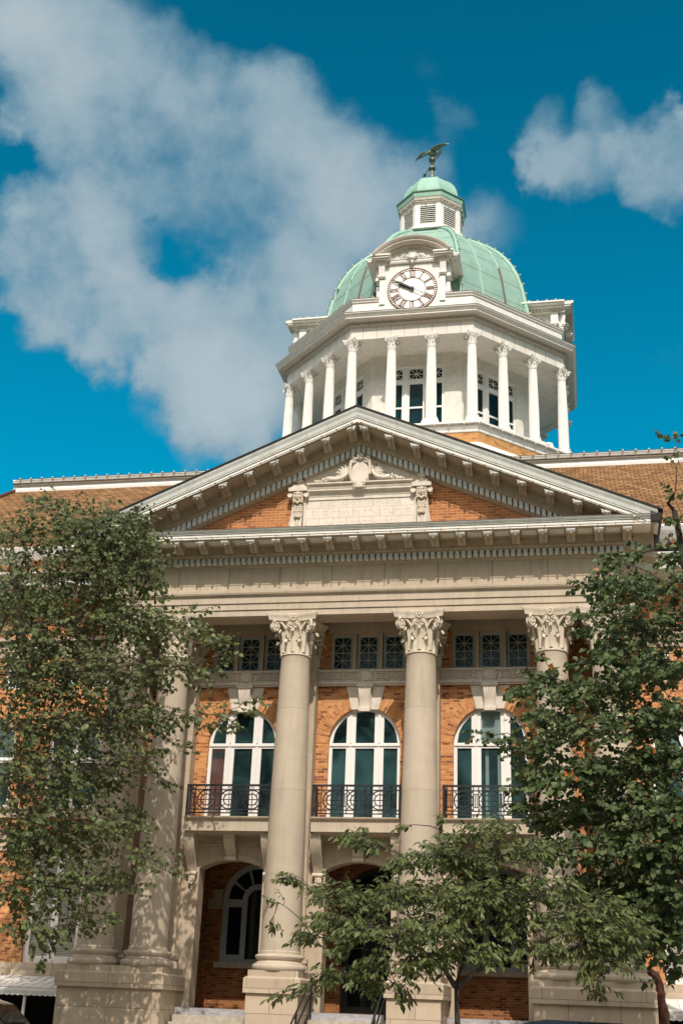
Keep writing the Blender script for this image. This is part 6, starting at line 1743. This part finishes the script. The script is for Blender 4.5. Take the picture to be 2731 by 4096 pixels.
def leaves(P, axis, size, width, droop, fold, lobed):
    """P: leaf bases, axis: leaf directions. Each leaf is one folded blade (an island of its own)"""
    n = len(P)
    a = axis + np.array([0, 0, -droop]) * RNG.uniform(.4, 1.4, (n, 1)); a = unit(a)
    up = np.array([.15, -.75, .55]) + RNG.normal(0, .50, (n, 3))
    side = unit(np.cross(a, up)); nrm = np.cross(side, a)
    L = size * RNG.uniform(.50, 1.30, (n, 1)); Wd = L * width * RNG.uniform(.8, 1.15, (n, 1))
    if lobed:      # broad leaf: heart shaped with a point
        prof = [(0.0, 0.0), (.12, .42), (.42, .52), (.70, .30), (1.0, 0.0)]
    else:          # lance shaped
        prof = [(0.0, 0.0), (.22, .34), (.50, .46), (.78, .27), (1.0, 0.0)]
    rows = []
    curl = RNG.uniform(-.05, .22, (n, 1))
    mid = [P + a * (L * t) - nrm * (curl * L * t * t) for t, w in prof]
    l_ = [mid[i] + side * (Wd * prof[i][1]) + nrm * (fold * Wd * prof[i][1]) for i in (1, 2, 3)]
    r_ = [mid[i] - side * (Wd * prof[i][1]) + nrm * (fold * Wd * prof[i][1]) for i in (1, 2, 3)]
    V = np.stack([mid[0], mid[2], mid[4]] + l_ + r_, axis=1).reshape(-1, 3)     # 9 verts per leaf: 0 base,1 mid,2 tip,3-5 left,6-8 right
    F = np.array([0, 1, 4, 3, 1, 2, 5, 4, 0, 6, 7, 1, 1, 7, 8, 2])
    flat = (F[None, :] + (np.arange(n) * 9)[:, None]).ravel()
    return V, flat, np.full(n * 4, 4)
def twig_mesh(A, B, r):
    """three sided twigs from A to B"""
    n = len(A); d = unit(B - A); ref = np.where(np.abs(d[:, 2:3]) > .9, np.array([[1.0, 0, 0]]), np.array([[0, 0, 1.0]]))
    u = unit(np.cross(d, ref)); w = np.cross(d, u)
    vs = []
    for P, rr in ((A, r), (B, r * .5)):
        for k in range(3):
            t = 2 * math.pi * k / 3; vs.append(P + (u * math.cos(t) + w * math.sin(t)) * rr[:, None])
    V = np.stack(vs, axis=1).reshape(-1, 3)
    F = np.array([0, 1, 4, 3, 1, 2, 5, 4, 2, 0, 3, 5])
    return V, (F[None, :] + (np.arange(n) * 6)[:, None]).ravel(), np.full(n * 3, 4)
def tree(name, label, base, trunk_pts, clumps, leaf, bark, dens, leafsize, width, droop, twlen, lobed, r0, sag=.15, per=7, limb_r=.05, forks=(), flat=.34):
    base = Vector(base); b3 = np.array(base)
    t = thing(name, label, 'tree', base)
    tr = MB(); tp = [Vector(p) for p in trunk_pts]
    # smooth trunk
    n = len(tp); rad = [r0 * (1 - .72 * i / (n - 1)) for i in range(n)]; rad[0] *= 1.3
    tr.tube([p - base for p in tp], rad, 12)
    cl = np.array(clumps)
    allP = []; allA = []; twA = []; twB = []; twR = []
    nodes = [tp[i].lerp(tp[i + 1], q) for i in range(max(0, n // 2 - 1), n - 1) for q in (0, .33, .66)] + [tp[-1]]
    for fk in forks:
        fk = [Vector(q) for q in fk]; m_ = len(fk)
        tr.tube([q - base for q in fk], [r0 * (.62 - .34 * i / (m_ - 1)) for i in range(m_)], 10)
        nodes += fk[1:]
    order = sorted(range(len(cl)), key=lambda i: min((Vector(cl[i][:3]) - q).length for q in nodes))
    attach = list(nodes); arad = [rad[-1]] * len(nodes)
    for i in order:
        c = Vector(cl[i][:3]); r = cl[i][3]
        # nearest node already on the skeleton that lies lower or inward
        best = min(range(len(attach)), key=lambda k: (attach[k] - c).length + (0.8 * max(0, attach[k].z - c.z + .1)))
        a = attach[best]; ln = (c - a).length
        m1 = a.lerp(c, .35) + Vector((RNG.normal(0, .06), RNG.normal(0, .06), .10 * ln)) * 1.0
        m2 = a.lerp(c, .7) + Vector((RNG.normal(0, .06), RNG.normal(0, .06), .08 * ln))
        rr = min(arad[best] * .72, limb_r * (1 + .25 * ln)) ; rr = max(rr, .012)
        tr.tube([a - base, m1 - base, m2 - base, c - base], [rr, rr * .85, rr * .65, rr * .45], 6)
        attach += [m2, c]; arad += [rr * .7, rr * .55]
        # twigs
        ntw = max(4, int(dens * r * r))
        org = np.array(c) + RNG.normal(0, 1, (ntw, 3)) * r * np.array([.44, .44, flat])
        # keep twigs springing from the limb outwards
        dirn = unit(org - np.array(a.lerp(c, .6)) + RNG.normal(0, .35 * r, (ntw, 3)))
        dirn[:, 2] = dirn[:, 2] * .6 - sag; dirn = unit(dirn)
        tl = twlen * RNG.uniform(.6, 1.3, ntw) * min(1.15, .55 + r)
        A = org; B = A + dirn * tl[:, None]
        twA.append(A); twB.append(B); twR.append(np.full(ntw, .0055))
        # twig stems back to the limb
        sel = RNG.random(ntw) < .45
        q = RNG.uniform(.3, 1.0, ntw)[:, None]; Q = np.array(m2) * (1 - q) + np.array(c) * q
        twA.append(Q[sel]); twB.append(A[sel]); twR.append(np.full(sel.sum(), .009))
        for k in range(per):
            f = (k + .6) / per
            P = A + (B - A) * f + RNG.normal(0, .012, A.shape); P[:, 2] -= .25 * sag * tl * f * f
            sd = np.cross(dirn, np.array([0, 0, 1.0])) * (1 if k % 2 else -1)
            allP.append(P); allA.append(unit(dirn * .55 + sd * .75 + RNG.normal(0, .28, A.shape)))
        allP.append(B); allA.append(dirn)
    tr.build('trunk', bark, t, smooth=60)
    A = np.concatenate(twA); B = np.concatenate(twB); rr = np.concatenate(twR)
    V, F, c_ = twig_mesh(A, B, rr); np_mesh('twigs', V - b3, F, c_, bark, t)
    P = np.concatenate(allP); X = np.concatenate(allA)
    V, F, c_ = leaves(P, X, leafsize, width, droop, .25, lobed)
    np_mesh('crown', V - b3, F, c_, leaf, t)
    print(name, 'leaves', len(P))
    return t
tree('broadleaf_tree', 'tall olive-green tree with thin drooping twigs before the left end of the portico', (-11.4, -4.6, GZ),
     [(-11.4, -4.6, GZ), (-11.3, -4.6, -.5), (-10.9, -4.5, 2.0), (-10.3, -4.4, 4.5), (-9.7, -4.3, 7.0), (-9.2, -4.2, 9.6)],
     LEFT_CLUMPS, M['leaf_a'], M['bark'], 68.0, .12, .80, .55, .38, True, .20, sag=.28, per=5)
tree('maple_tree', 'dense dark green maple at the right edge, covering the rightmost columns', (10.4, -5.6, GZ),
     [(10.4, -5.6, GZ), (10.3, -5.6, .5), (10.1, -5.7, 3.0), (9.7, -5.8, 5.5), (9.2, -5.9, 8.0), (8.9, -6.0, 10.5)],
     RIGHT_CLUMPS, M['leaf_b'], M['darkbark'], 112.0, .135, .85, .45, .40, True, .24, sag=.22, per=6, flat=.25)
tree('cherry_tree', 'small spreading tree with long hanging leaves and a forked dark trunk before the steps', (4.12, -11.0, GZ),
     [(4.12, -11.0, GZ), (4.11, -11.0, -1.9), (4.10, -11.0, -1.3), (4.08, -11.0, -.85), (4.06, -11.0, -.60)],
     CENTRE_CLUMPS, M['leaf_c'], M['darkbark'], 235.0, .125, .40, .85, .34, False, .085, sag=.12, per=7, limb_r=.03, flat=.22, forks=(((4.06, -11.0, -.66), (3.86, -11.0, -.36), (3.58, -11.05, -.14), (3.14, -11.1, .12), (2.6, -11.1, .5)), ((4.06, -11.0, -.66), (4.17, -10.95, -.27), (4.29, -10.9, .08), (4.35, -10.9, .7)), ((4.09, -11.0, -.70), (4.37, -11.0, -.42), (4.80, -11.0, -.18), (5.27, -10.9, -.04), (5.9, -10.8, .3))))
